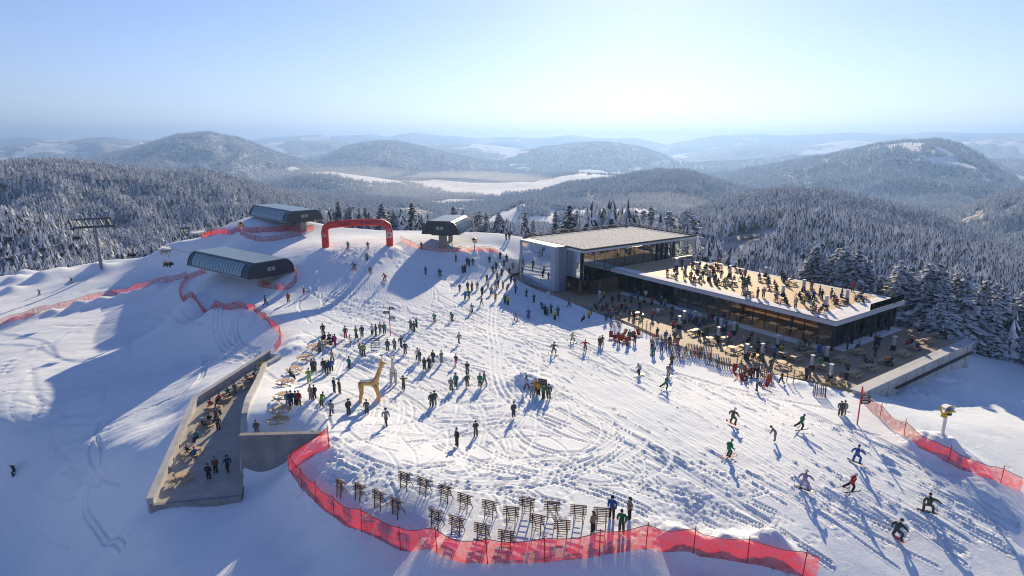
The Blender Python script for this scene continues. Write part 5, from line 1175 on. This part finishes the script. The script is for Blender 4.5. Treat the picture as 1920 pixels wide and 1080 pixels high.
# riders on the right piste
P("1373 795 board vv -60 1.12|1365 857 ski gd -70 1.1|1453 827 bend ss 60 .95|1500 806 skate gk -75 1.05|1507 918 board pp -40 1.12|1605 868 board bb -50 1.12|1594 922 skate rk -80 1.08|1680 1009 boardlow dd -70 1.18|1740 961 boardlow vv -30 1.18|1199 703 ski pd 120 1.05|1252 707 ski ss -50|1247 731 skate gk -70 1.1|1038 664 board vs -20 1.1|1073 642 board ed -30|1097 659 arms rd 170|967 602 board ss 0|991 596 ski bb 10|1130 850 stand kk 20 .01", "on the open piste") if False else None
P("1373 795 board vv -60 1.12", "with spray behind on the right piste"); P("1365 857 ski gd -70 1.1", "on the right piste"); P("1453 827 bend ss 60 .95", "low over the right piste")
P("1500 806 skate gk -75 1.05|1507 918 board pp -40 1.12|1605 868 board bb -50 1.12|1594 922 skate rk -80 1.08", "on the right piste"); P("1680 1009 boardlow dd -70 1.15|1740 961 boardlow vv -30 1.15", "at the lower right corner of the piste")
P("1199 703 ski pd 120 1.05|1252 707 ski ss -50|1247 731 skate gk -70 1.1|1038 664 board vs -20 1.1|1073 642 board ed -30|1097 659 arms rd 170|1259 686 stand dd|1124 651 stand dd|1129 650 talk hd", "below the terrace edge")
P("967 602 board ss 0|991 596 ski bb 10|1040 600 stand yk|1046 592 stand tk|1001 568 fold dd|987 557 stand nd|947 569 stand td|952 572 stand yk|929 565 walk ok|967 550 walk bn|1026 592 stand td|1033 588 hips dd|1022 590 stand kk|1017 580 bend nd|1067 576 walk gk|1028 560 stand ww .9", "in the shade before the mirrored portal")
P("965 535 stand dh|951 546 bend eh|943 541 stand ed|958 530 stand kk|877 545 stand dd|885 546 stand rd|895 544 stand ss|872 562 walk bn|879 561 stand gk|904 554 stand kk|921 553 stand sd|903 573 walk ss|885 586 ski sd 20|913 530 hips kd|929 541 stand sd|934 540 talk ns|915 540 stand ws|862 548 walk ds", "on the sunny snow left of the hall")
P("868 512 stand nk|872 511 stand dk|855 491 stand dd|876 497 stand kd|880 499 stand nd|887 498 stand ds|918 493 stand kk|930 505 walk kd|938 486 stand kk|924 512 stand dv|945 500 stand nd|950 492 stand kk|932 524 stand ed|941 518 talk dk|955 515 stand nn|962 505 stand sd", "on the boardwalk beside the hall")
P("955 450 stand kk|949 450 stand kd", "at the railing behind the hall")
P("653 466 ski gd 180|690 466 ski vs 185|688 489 ski gk 200|665 506 boardlow dd 160|695 514 ski dd 190|722 527 board rd 150", "just below the red arch"); P("798 515 stand dd|825 518 ski kd 170|791 467 ski kd 60", "between the arch and the nearest terrace")
P("541 567 stand rd|571 552 skate gk 120|498 573 walk dd", "beside the net loop of the nearest station")
P("135 531 board ky 100|75 553 boardlow dd 100|28 890 boardlow kk 110", "on the far left slope")
P("815 603 ski ts 160|848 602 ski td 150|861 645 walk sd|770 618 stand sd|776 623 stand vk|781 615 stand gk", "on the snow behind the wooden deer")
# plaza around the deer
P("606 628 stand kk|629 648 stand mm|648 634 stand dr|668 634 hips ld|679 632 stand nk|698 628 stand wk|705 629 stand dd|713 625 stand es|721 626 stand tk|610 640 sit kk|618 644 sit kd|625 646 sit kn", "by the far edge of the plaza")
P("600 661 stand sd|623 680 walk eh|655 692 stand td|676 667 stand ss|682 667 stand ld|586 698 stand dd|591 697 stand sv|607 698 stand vs|613 701 stand nd|617 698 stand bd|622 697 stand bk|580 717 hips ll", "between the tables and the deer")
P("627 736 stand nd|637 738 stand hd|583 749 stand es|590 749 stand kd|540 761 stand ts|547 761 stand nn|555 761 stand vk|561 761 stand rh|603 762 bend ld|622 779 walk sd|654 777 stand dd", "on the plaza left of the deer"); P("688 777 stand vn 10|724 797 walk sd", "in the long shadow of the deer")
P("482 816 stand vs", "at the corner above the tall concrete wall")
P("727 659 stand dd|740 656 stand sd|752 652 walk dd|760 664 stand nd|783 675 stand wk|787 678 stand vs|796 693 stand dk|805 692 stand dd|812 680 stand dd|828 681 fold ss|855 684 walk dm .8 .85|757 730 wave hd 150", "on the plaza right of the deer")
P("876 725 stand vv|876 702 fold vd|846 733 stand sd|855 726 stand td|900 726 stand gk|908 722 walk ss|809 763 stand dd|815 762 stand ds|857 836 stand kk|892 818 fold vd|963 782 stand dd", "in the middle of the open plateau")
P("987 731 walk pd|997 746 stand sp|1005 738 stand oh|1010 741 stand yk|1019 748 stand gk|1029 748 stand vd", "in front of the information board")
P("1112 998 stand ek 40|1147 972 stand bk 150 1.1|1165 998 talk gd 160|1180 973 hips ek 100", "beside the slatted racks at the front net"); P("1575 779 stand dd|1582 778 stand ss", "near the tall red sign post")
# ramp
P("406 791 walk hk|392 899 stand kk 1.05|405 886 stand hk|428 885 walk nk|465 801 stand nk|410 806 stand dk", "on the sunken ramp", rp)
for (u, v) in [(490, 688), (504, 686), (481, 700), (462, 713), (441, 731), (428, 741), (413, 752), (395, 764), (406, 775), (380, 800), (393, 792), (372, 823), (352, 852), (366, 856)]: P(f"{u} {v} sit", "at a round table on the sunken ramp", lambda a, b: rp(a, b + 4))
for (u, v) in [(545, 712), (606, 643), (618, 640)]: P(f"{u} {v} sit kk", "at a round table on the plateau edge")
# lift riders
for ch, n in zip(CH, (3, 3, 3, 2, 2)):
    for k in range(n):
        q = ch.matrix_basis @ Vector((-.7 + .7 * k, .1, .04)); lab = ch["label"].split(" with")[0].replace("lift chair", "chair")
        person(q, "sit", "kgrbyonkdkdk"[(CH.index(ch) * 3 + k) % 12], "kdnk"[k], "on the " + lab, ch.rotation_euler[2])
# terrace crowd
def terr(u, v): return Vector(atz(u, v, .03))
P("1066 545 hips yk|1096 541 stand od|1122 575 stand sd|1138 580 walk td|1132 560 stand yk|1148 572 stand kd|1160 565 stand kk|1171 574 stand kd|1183 568 stand nd|1196 561 stand bd|1199 582 stand kk|1207 577 walk ks|1190 556 stand nn|1180 590 stand td|1160 590 stand hd|1210 560 stand ws|1222 572 talk rd|1236 566 stand nd|1247 575 stand ld|1240 572 stand bk|1255 565 stand sd|1223 598 stand rd|1233 594 walk ws|1260 590 stand nd|1259 600 stand kd", "in the shaded part of the terrace", terr)
P("1115 580 sit kk|1140 590 sit rd|1152 587 sit hk|1165 580 sit kk|1174 584 sit dk|1187 596 sit kk|1200 597 sit vd|1130 585 sit dd|1145 598 bend bd|1136 602 stand nd|1107 590 stand td|1104 598 stand yv|1095 604 sit kk", "at the tables near the terrace's left end", terr)
P("1262 618 stand rk|1268 612 stand nd|1282 612 sit kk|1293 605 stand bd|1305 610 stand kd|1318 608 stand ed|1328 607 walk rk|1320 610 stand gd|1310 632 sit kk|1318 636 sit kd|1340 640 sit td|1325 630 stand hd|1367 642 walk md|1393 650 stand sd|1405 645 sit kk|1420 652 sit nd|1409 640 stand ns|1380 625 stand gd|1345 612 stand nd|1360 618 stand bd|1335 605 stand kd|1356 604 talk ns", "in the middle of the terrace", terr)
P("1403 674 sit rd|1413 676 sit kk|1424 678 sit vd|1420 664 sit kk|1498 657 stand sk|1509 650 sit kk|1517 654 sit hd|1535 667 stand bb|1511 710 stand nd|1516 711 stand dd|1588 655 stand kk|1610 656 sit nd|1640 668 walk kk|1640 648 stand hk|1646 650 stand kk|1620 683 sit hd|1632 690 sit dd|1662 684 sit ok|1667 684 sit kd|1588 700 stand vk|1585 714 sit kk|1702 650 sit rd|1708 648 sit kk|1718 656 sit nd|1762 632 sit kk|1768 634 sit kd|1715 625 sit hd|1555 720 sit kk|1575 716 sit hd", "on the right part of the terrace", terr)
P("1445 695 stand dk|1465 720 walk hd 90|1418 733 bend dd|1393 712 sit dd|1402 708 sit hk|1412 704 sit kd|1420 710 stand kd|1388 700 stand ss|1152 640 sit dr|1160 645 stand rk|1168 640 sit ok|1180 640 stand gk|1190 645 stand kd|1176 650 stand rh|1225 668 stand td|1222 655 stand sk|1240 660 stand bd|1255 650 stand kk|1270 650 stand hd|1265 640 stand vd|1248 640 stand bs|1232 634 stand nd", "among the deck chairs and ski racks")
# roof deck crowd
def roof(u, v): return Vector(atz(u, v, 4.97))
P("1283 522 stand nk|1285 512 stand bd|1295 525 stand oh|1317 523 stand kk|1324 510 stand vd|1330 512 walk hd|1337 518 stand rk|1420 559 stand dd|1431 558 stand sd|1491 578 stand ed|1508 572 walk yh|1521 543 stand hd|1598 546 stand rh|1577 561 stand td|1385 500 stand kk|1396 498 stand nd|1340 528 stand gd|1352 522 stand kd|1366 505 stand dd|1310 505 stand kd|1298 500 stand dd|1278 500 stand nk|1470 530 stand nn|1466 526 stand kk|1536 556 stand bd|1540 562 stand kd|1558 560 stand ts|1400 540 stand dd|1393 545 stand kd|1397 520 stand sd", "on the roof deck", roof)
for (u, v) in ROOFT:
    for du, dv in random.sample([(-9, -3), (-4, 4), (8, 3), (4, -5), (0, 5)], 3): P(f"{u + du} {v + dv} sit", "at a table on the roof deck", roof)
for k in range(16):
    u = random.uniform(1130, 1560); v = 585 + (u - 1130) * .235 + random.uniform(-14, 12); P(f"{u:.0f} {v:.0f} {random.choice(['sit', 'stand', 'sit', 'talk', 'fold'])}", "among the tables on the terrace", terr)
P("1683 565 stand sd|1687 566 stand vd", "behind the glass at the roof corner", lambda u, v: roof(u - 12, v))
# ---------------------------------------------------------------- wooden deer statues
def skinned(name, V, E, mat, parent, sub=2):
    ks = list(V); ix = {k: i for i, k in enumerate(ks)}; me = bpy.data.meshes.new(name); me.from_pydata([V[k][:3] for k in ks], [(ix[a], ix[b]) for a, b in E], [])
    o = bpy.data.objects.new(name, me); C.objects.link(o); o.modifiers.new("skin", 'SKIN'); s = o.modifiers.new("sub", 'SUBSURF'); s.levels = s.render_levels = sub
    for i, k in enumerate(ks): r = V[k][3]; me.skin_vertices[0].data[i].radius = (r, r)
    dg = bpy.context.evaluated_depsgraph_get(); m2 = bpy.data.meshes.new_from_object(o.evaluated_get(dg)); bpy.data.objects.remove(o); m2.materials.clear(); m2.materials.append(mat)
    m2.polygons.foreach_set("use_smooth", [True] * len(m2.polygons)); return link(name, m2, parent)
GOLD = M("carved_larch", (.62, .36, .11), .5, var=.22, vscale=3.); GREYW = M("grey_carved_wood", (.46, .45, .43), .7, var=.15, vscale=3.)
def deer(label, p, rz, s, mat):
    t = thing("deer_statue", label, "statue", p, rz, "carved deer statues"); t.scale = (s, s, s)
    V = dict(tail=(-1.12, 0, 2.02, .07), rump=(-.92, 0, 1.9, .24), mid=(-.3, 0, 1.78, .24), chest=(.35, 0, 1.82, .27), nb=(.62, 0, 2.3, .25), nm=(.86, 0, 2.95, .21), nt=(1.05, 0, 3.45, .18), head=(1.15, 0, 3.7, .2), muz=(1.5, 0, 3.62, .11), crown=(1.1, 0, 3.88, .12))
    E = [("tail", "rump"), ("rump", "mid"), ("mid", "chest"), ("chest", "nb"), ("nb", "nm"), ("nm", "nt"), ("nt", "head"), ("head", "muz"), ("head", "crown")]
    for n, y in (("r", .3), ("l", -.3)):
        V["hh" + n] = (-.92, y * .8, 1.4, .26); V["hk" + n] = (-.86, y, 1.0, .2); V["ho" + n] = (-1.0, y, .5, .16); V["hf" + n] = (-1.06, y, -.1, .15)
        V["fs" + n] = (.46, y * .8, 1.35, .25); V["fk" + n] = (.6, y, .8, .18); V["ff" + n] = (.72, y, -.1, .15)
        E += [("rump", "hh" + n), ("hh" + n, "hk" + n), ("hk" + n, "ho" + n), ("ho" + n, "hf" + n), ("chest", "fs" + n), ("fs" + n, "fk" + n), ("fk" + n, "ff" + n)]
    skinned("body", V, E, mat, t)
    for y in (-1, 1):
        skinned("ear", dict(a=(1.08, .1 * y, 3.85, .06), b=(1.02, .26 * y, 3.96, .08), c=(.98, .38 * y, 4.02, .02)), [("a", "b"), ("b", "c")], mat, t, 1)
        skinned("antler", dict(a=(1.16, .07 * y, 3.9, .04), b=(1.12, .2 * y, 4.15, .035), c=(1.2, .34 * y, 4.36, .02), d=(1.28, .22 * y, 4.26, .02)), [("a", "b"), ("b", "c"), ("b", "d")], mat, t, 1)
    skinned("snow_cover", dict(a=(-.98, 0, 2.12, .12), b=(-.3, 0, 2.02, .17), c=(.3, 0, 2.1, .15), d=(.58, 0, 2.5, .08)), [("a", "b"), ("b", "c"), ("c", "d")], DSNOW, t, 1)
    return t
deer("golden carved wooden deer with snow on its back and raised head", gp(697, 751), R_(14), 1.22, GOLD)
deer("pale grey wooden deer standing just behind the golden one", gp(738, 718), R_(-80), .95, GREYW)
# ---------------------------------------------------------------- trees
SNOWN = M("crown_snow", (.80, .82, .87), .9, spec=.05); NEED = M("spruce_needles", (.04, .058, .06), .8, var=.3, vscale=2); FROST = M("frosted_needles", (.55, .59, .65), .85, var=.35, vscale=2.5)
BARK = M("bark", (.10, .08, .065), .9, var=.3, vscale=5)
def crown_mesh(name, H, R0, snowy, rng, shape='spruce', whorls=15, per=7):
    mb = MB(); base = .10 if shape == 'spruce' else .22
    for wi in range(whorls):
        f = base + (1 - base) * (wi / whorls) ** .95; z = f * H
        R = R0 * ((1 - f) ** .8 if shape == 'spruce' else max(0, 1 - ((f - .46) / .58) ** 2) ** .5 * .95) + .12
        n = max(4, int(per * (1.15 - f * .5)))
        for k in range(n):
            a = 2 * math.pi * (k + rng.uniform(-.35, .35)) / n + wi * .7; L = R * rng.uniform(.72, 1.15)
            droop = rng.uniform(.12, .42) if shape == 'spruce' else rng.uniform(-.55, .1)
            ca, sa = math.cos(a), math.sin(a); steps = 4 if L > 1 else 3
            for si in range(steps):
                t = (si + .8) / steps; px_, py_ = ca * L * t, sa * L * t; pz = z + (1 - t) * .25 - droop * L * t * t + (.12 * L if t > .9 else 0)
                s_ = (.20 + (.22 if shape == 'spruce' else .13) * L * (1 - .55 * t)) * rng.uniform(.8, 1.25)
                for q in range(3):
                    mi = 0 if (q < 2 and rng.random() < snowy * (1 if q == 0 else .5)) else (2 if rng.random() < snowy * .75 else 1)
                    th = a + rng.uniform(-1.0, 1.0); tl = rng.uniform(-.15, .5) if mi == 0 else rng.uniform(-.9, .9)
                    d1 = Vector((math.cos(th), math.sin(th), -droop * .8)) * s_ * 1.25
                    d2 = Vector((-math.sin(th) * math.cos(tl), math.cos(th) * math.cos(tl), math.sin(tl))) * s_ * .62
                    c = Vector((px_ + rng.uniform(-.12, .12), py_ + rng.uniform(-.12, .12), pz + (.09 if mi == 0 else rng.uniform(-.22, .06))))
                    mb.add([c - d1 * .8 - d2 * .5, c + d1 * .1 - d2, c + d1, c + d1 * .1 + d2, c - d1 * .8 + d2 * .5], [(0, 1, 2, 3, 4)], mi)
    for q in range(4): mb.add([(-.08, 0, H * .93), (.10, .05 * q - .1, H * .93), (0, 0, H + .25)], [(0, 1, 2)], q % 3)
    me = bpy.data.meshes.new(name); me.from_pydata(mb.v, [], mb.f)
    for m in (SNOWN, NEED, FROST): me.materials.append(m)
    me.polygons.foreach_set("material_index", mb.m); me.update(); return me
def trunk_mesh(name, H, r):
    mb = MB(); mb.tube([(0, 0, -1.2), (0, 0, 0), (.04, .02, H * .4), (-.02, .03, H * .8), (0, 0, H)], [r * 1.3, r, r * .7, r * .3, .02], 7)
    rng = random.Random(int(H * 100))
    for k in range(7):
        a = rng.uniform(0, 6.28); z = H * rng.uniform(.12, .6); L = rng.uniform(.6, 1.3)
        mb.tube([(0, 0, z), (math.cos(a) * L * .5, math.sin(a) * L * .5, z + .1), (math.cos(a) * L, math.sin(a) * L, z - .1)], [r * .28, r * .18, .015], 4)
    return mb.mesh(name, BARK)
TR = []
for k, (H, R0, sn_, sh, wh, pr) in enumerate([(10, 2.3, .35, 'spruce', 15, 8), (10, 2.0, .55, 'spruce', 15, 8), (10, 2.6, .85, 'spruce', 14, 8), (10, 2.9, .72, 'spruce', 17, 9), (10, 3.3, .85, 'spruce', 16, 10), (10, 1.7, .3, 'spruce', 16, 7)]):
    TR.append((trunk_mesh("trunk", H, .2), crown_mesh("crown", H, R0, sn_, random.Random(k + 3), sh, wh, pr)))
def tree(name, p, h, kind, label, group, rz=None, wd=1.):
    t = thing(name, label, "tree", p, random.uniform(0, 6.28) if rz is None else rz, group)
    s_ = h / 10.; t.scale = (s_ * wd, s_ * wd, s_)
    a = link("trunk", TR[kind][0], t); b = link("crown", TR[kind][1], t); return t
def vis(x, y, z):   # does the line from the camera to this point clear the snow
    n = 40
    for i in range(8, n):
        t = i / n
        if CAM_H + (z - CAM_H) * t < hz(x * t, y * t) - .3: return False
    return True
# single trees one can tell apart behind the crest, from the arch to the upper hall (px, top v, distance, kind)
for u, v, d, k, s in [(618, 392, 168, 0, .9), (633, 376, 172, 0, 1), (648, 392, 165, 1, 1), (684, 388, 172, 0, .9), (715, 380, 168, 0, 1.15), (728, 393, 174, 1, 1), (752, 391, 168, 0, 1), (772, 379, 170, 5, 1.25), (790, 402, 165, 0, .9),
                      (878, 404, 166, 1, 1.1), (893, 400, 172, 1, 1), (912, 398, 176, 1, 1), (928, 414, 166, 1, 1), (985, 396, 172, 1, 1), (1000, 410, 168, 2, 1), (1042, 394, 178, 1, .9), (1068, 382, 182, 0, 1.1), (1082, 392, 184, 2, 1),
                      (1192, 392, 186, 1, 1.1), (1205, 400, 182, 2, 1), (1222, 386, 186, 1, 1.1), (1287, 396, 178, 2, 1), (850, 385, 190, 1, 1), (600, 405, 166, 1, .9), (560, 400, 172, 1, .8), (425, 405, 170, 1, 1), (405, 412, 175, 2, .9), (412, 408, 180, 0, 1)]:
    r = ray(u, v); t = d / r[1]; x, y, zt = r[0] * t, r[1] * t, CAM_H + r[2] * t; zb = hz(x, y) - .2
    tree("spruce_tree", (x, y, zb), max(5, zt - zb), k, "dark spruce dusted with snow standing behind the crest of the slope" if k in (0, 5) else "white frosted spruce standing behind the crest of the slope", "spruces behind the crest", wd=s)
for k in range(58):
    u = random.uniform(545, 965) if k < 44 else random.uniform(1165, 1300); v = random.uniform(386, 416); d = random.uniform(164, 196) if u < 1000 else random.uniform(182, 200)
    if 780 < u < 868: v = max(v, 412)
    r = ray(u, v); t = d / r[1]; x, y, zt = r[0] * t, r[1] * t, CAM_H + r[2] * t; zb = hz(x, y) - .2
    tree("spruce_tree", (x, y, zb), max(4.5, zt - zb), random.choice([1, 2, 2, 3, 4]), "frosted grey white spruce in the band of trees behind the crest", "spruces behind the crest", wd=random.uniform(.9, 1.3))
# forest points on the hills
N = 620000
r_ = 100 * (62 ** RNG.random(N)) ; az_ = RNG.uniform(-R_(47), R_(47), N)
keep = RNG.random(N) < np.clip((r_ / 1400.) ** 1.1, .012, 1); r_, az_ = r_[keep], az_[keep]
px_, py_ = np.sin(az_) * r_, np.cos(az_) * r_
d_ = sdf_poly(px_, py_); clear = clear_f(px_, py_); thin = fbm(px_ / 60., py_ / 60., 3)
ok = (d_ > np.where(px_ > 20, 3.5, 12)) & (clear < .5) & (thin > .30) & (py_ > 55)
hall_c = bl(57, 9)
px_, py_, d_ = px_[ok], py_[ok], d_[ok]; pz_ = height(px_, py_); rr_ = np.hypot(px_, py_)
hh_ = RNG.uniform(6.5, 12.5, len(px_)) * np.where(px_ < -30, .85, 1) * np.where(rr_ > 1500, 1.25, 1) * np.where((d_ < 30) & (px_ < 20), .6, np.where(d_ < 26, 1.2, 1))
order = np.argsort(rr_ / hh_ ** .5); near = []
frame = []
for i in order:
    if rr_[i] > 420 or len(near) >= 215: break
    u, v = proj((px_[i], py_[i], pz_[i] + hh_[i] * .7)); 
    if -40 < u < 1960 and vis(px_[i], py_[i], pz_[i] + hh_[i] * .8):
        # behind the buildings and out of sight: leave to the mass
        near.append(i)
nearset = set(near)
for i in near:
    u, v = proj((px_[i], py_[i], pz_[i])); right = u > 1250; left = u < 560
    k = int(RNG.choice([1, 2, 2, 2, 3, 4] if right else [0, 1, 2, 2])); 
    lab = {1: "slender frosted spruce", 2: "snow laden spruce", 3: "broad frosted spruce", 4: "wide white snow covered spruce", 0: "dark green spruce dusted with snow"}[k]
    where = "in the wood right of the restaurant" if right else ("in the wood beyond the left edge of the slope" if left else "in the wood behind the crest")
    tree("spruce_tree", (px_[i], py_[i], pz_[i] - .2), float(hh_[i]), k, lab + " " + where, "trees " + where, wd=float(RNG.uniform(.85, 1.25)))
rest = np.array([i for i in range(len(px_)) if i not in nearset])
# distant wood: one object, trees set out by geometry nodes
def far_tree(name, rng, H=10., snowy=.5, R0=2.1):
    mb = MB()
    for L in range(6):
        f = .08 + L * .155; R = R0 * (1 - f) ** .85 + .1; n = 6
        for k in range(n):
            a = 2 * math.pi * (k + rng.uniform(-.3, .3)) / n + L; r2 = R * rng.uniform(.7, 1.2); z = H * f
            p = Vector((math.cos(a) * r2, math.sin(a) * r2, z - .35 * r2)); q = Vector((-math.sin(a), math.cos(a), 0)) * r2 * .42
            mb.add([(0, 0, z + H * .17), p * 1 - q, p + Vector((math.cos(a), math.sin(a), -.2)) * .3, p + q], [(0, 1, 2, 3)], 0 if rng.random() < snowy else (1 if rng.random() < .45 else 2))
    me = bpy.data.meshes.new(name); me.from_pydata(mb.v, [], mb.f)
    for m in (SNOWN, NEED, FROST): me.materials.append(m)
    me.polygons.foreach_set("material_index", mb.m); me.update(); return bpy.data.objects.new(name, me)
PROTO = [far_tree("wood_tree", random.Random(k), 10, s, r0) for k, (s, r0) in enumerate([(.32, 2.0), (.42, 2.4), (.56, 2.2), (.38, 2.8)])]
me = bpy.data.meshes.new("forest"); n = len(rest); me.vertices.add(n)
me.vertices.foreach_set("co", np.stack([px_[rest], py_[rest], pz_[rest] - .3], -1).astype(np.float32).ravel())
for nm, tp_, dat in (("tscale", 'FLOAT', hh_[rest] / 10.), ("trot", 'FLOAT', RNG.uniform(0, 6.28, n)), ("tidx", 'INT', RNG.integers(0, 4, n))):
    at_ = me.attributes.new(nm, tp_, 'POINT'); at_.data.foreach_set("value", dat.astype(np.float32 if tp_ == 'FLOAT' else np.int32))
fo = link("forest", me); tag(fo, "frosted conifer forest covering the hills around the slope", "forest", kind="stuff")
ng = bpy.data.node_groups.new("scatter_trees", 'GeometryNodeTree')
ng.interface.new_socket("Geometry", in_out='INPUT', socket_type='NodeSocketGeometry'); ng.interface.new_socket("Geometry", in_out='OUTPUT', socket_type='NodeSocketGeometry')
gi = ng.nodes.new("NodeGroupInput"); go = ng.nodes.new("NodeGroupOutput"); ip = ng.nodes.new("GeometryNodeInstanceOnPoints"); jn = ng.nodes.new("GeometryNodeJoinGeometry")
for p in PROTO:
    oi = ng.nodes.new("GeometryNodeObjectInfo"); oi.inputs["Object"].default_value = p; oi.inputs["As Instance"].default_value = True
    ng.links.new(oi.outputs["Geometry"], jn.inputs[0])
def attr(nm, dt):
    a = ng.nodes.new("GeometryNodeInputNamedAttribute"); a.data_type = dt; a.inputs[0].default_value = nm; return a
ng.links.new(gi.outputs[0], ip.inputs["Points"]); ng.links.new(jn.outputs[0], ip.inputs["Instance"]); ip.inputs["Pick Instance"].default_value = True
ng.links.new(attr("tidx", 'INT').outputs[0], ip.inputs["Instance Index"])
cx = ng.nodes.new("ShaderNodeCombineXYZ"); ng.links.new(attr("trot", 'FLOAT').outputs[0], cx.inputs[2]); ng.links.new(cx.outputs[0], ip.inputs["Rotation"])
cs = ng.nodes.new("ShaderNodeCombineXYZ"); sa_ = attr("tscale", 'FLOAT')
for k in range(3): ng.links.new(sa_.outputs[0], cs.inputs[k])
ng.links.new(cs.outputs[0], ip.inputs["Scale"]); ng.links.new(ip.outputs[0], go.inputs[0])
md = fo.modifiers.new("scatter", 'NODES'); md.node_group = ng
print("FOREST", len(near), n)
# ---------------------------------------------------------------- the smallest, farthest figures become one crowd
bpy.context.view_layer.update()
PEOPLE.sort(key=lambda o: -o.scale[0] * (.75 if "seated" in o["label"] else 1) / max(1, (o.location - Vector((0, 0, CAM_H))).length))
V_, F_, MI_, ML_ = [], [], [], []
for o in PEOPLE[298:]:
    for q in [o] + list(o.children):
        mw = np.array(q.matrix_world); me = q.data; n = len(me.vertices); co = np.zeros(n * 3); me.vertices.foreach_get("co", co); co = co.reshape(-1, 3) @ mw[:3, :3].T + mw[:3, 3]
        o_ = sum(len(v) for v in V_); V_.append(co); sl = [s.material for s in q.material_slots]
        for p in me.polygons:
            m = sl[min(p.material_index, len(sl) - 1)]
            if m not in ML_: ML_.append(m)
            F_.append([i + o_ for i in p.vertices]); MI_.append(ML_.index(m))
    for q in list(o.children): bpy.data.objects.remove(q)
    bpy.data.objects.remove(o)
PEOPLE = PEOPLE[:298]
if V_:
    me = bpy.data.meshes.new("crowd"); me.from_pydata(np.vstack(V_).tolist(), [], F_)
    for m in ML_: me.materials.append(m)
    me.polygons.foreach_set("material_index", MI_); me.polygons.foreach_set("use_smooth", [True] * len(F_)); me.update()
    tag(link("crowd", me), "farthest small figures of the crowd by the hall, arch and back of the deck", "crowd", kind="stuff")
# ---------------------------------------------------------------- tell look-alikes apart by their place in the picture
ORD = ["leftmost", "second from left", "third from left", "fourth from left", "fifth from left", "sixth from left", "seventh from left", "eighth from left", "ninth from left", "tenth from left", "eleventh from left", "twelfth from left"]
bpy.context.view_layer.update()
byl = {}
for o in C.objects:
    if o.parent is None and "label" in o and o.get("kind") is None: byl.setdefault((o["label"], o["category"]), []).append(o)
for (lab, cat), L in byl.items():
    if len(L) < 2 or cat in ("tree",): continue
    c = [(proj(o.matrix_world.translation), o) for o in L]
    c.sort(key=lambda t: t[0][0]); n = len(c)
    for i, (uv, o) in enumerate(c):
        if n <= 12: wd_ = ORD[i] if i < n - 1 or n > 3 else ("rightmost" if n > 1 else ORD[i])
        else: wd_ = (ORD[i] if i < 12 else (["rightmost", "second from right", "third from right", "fourth from right", "fifth from right", "sixth from right", "seventh from right", "eighth from right", "ninth from right", "tenth from right", "eleventh from right", "twelfth from right"] + [f"{k}th from right" for k in range(13, 60)])[n - 1 - i])
        ws = (lab + ", " + wd_).split(); o["label"] = lab + ", " + wd_ if len(ws) <= 16 else " ".join(lab.split()[:16 - len(wd_.split())]) + " " + wd_
print("LABEL MAX", max(len(o["label"].split()) for o in C.objects if "label" in o))
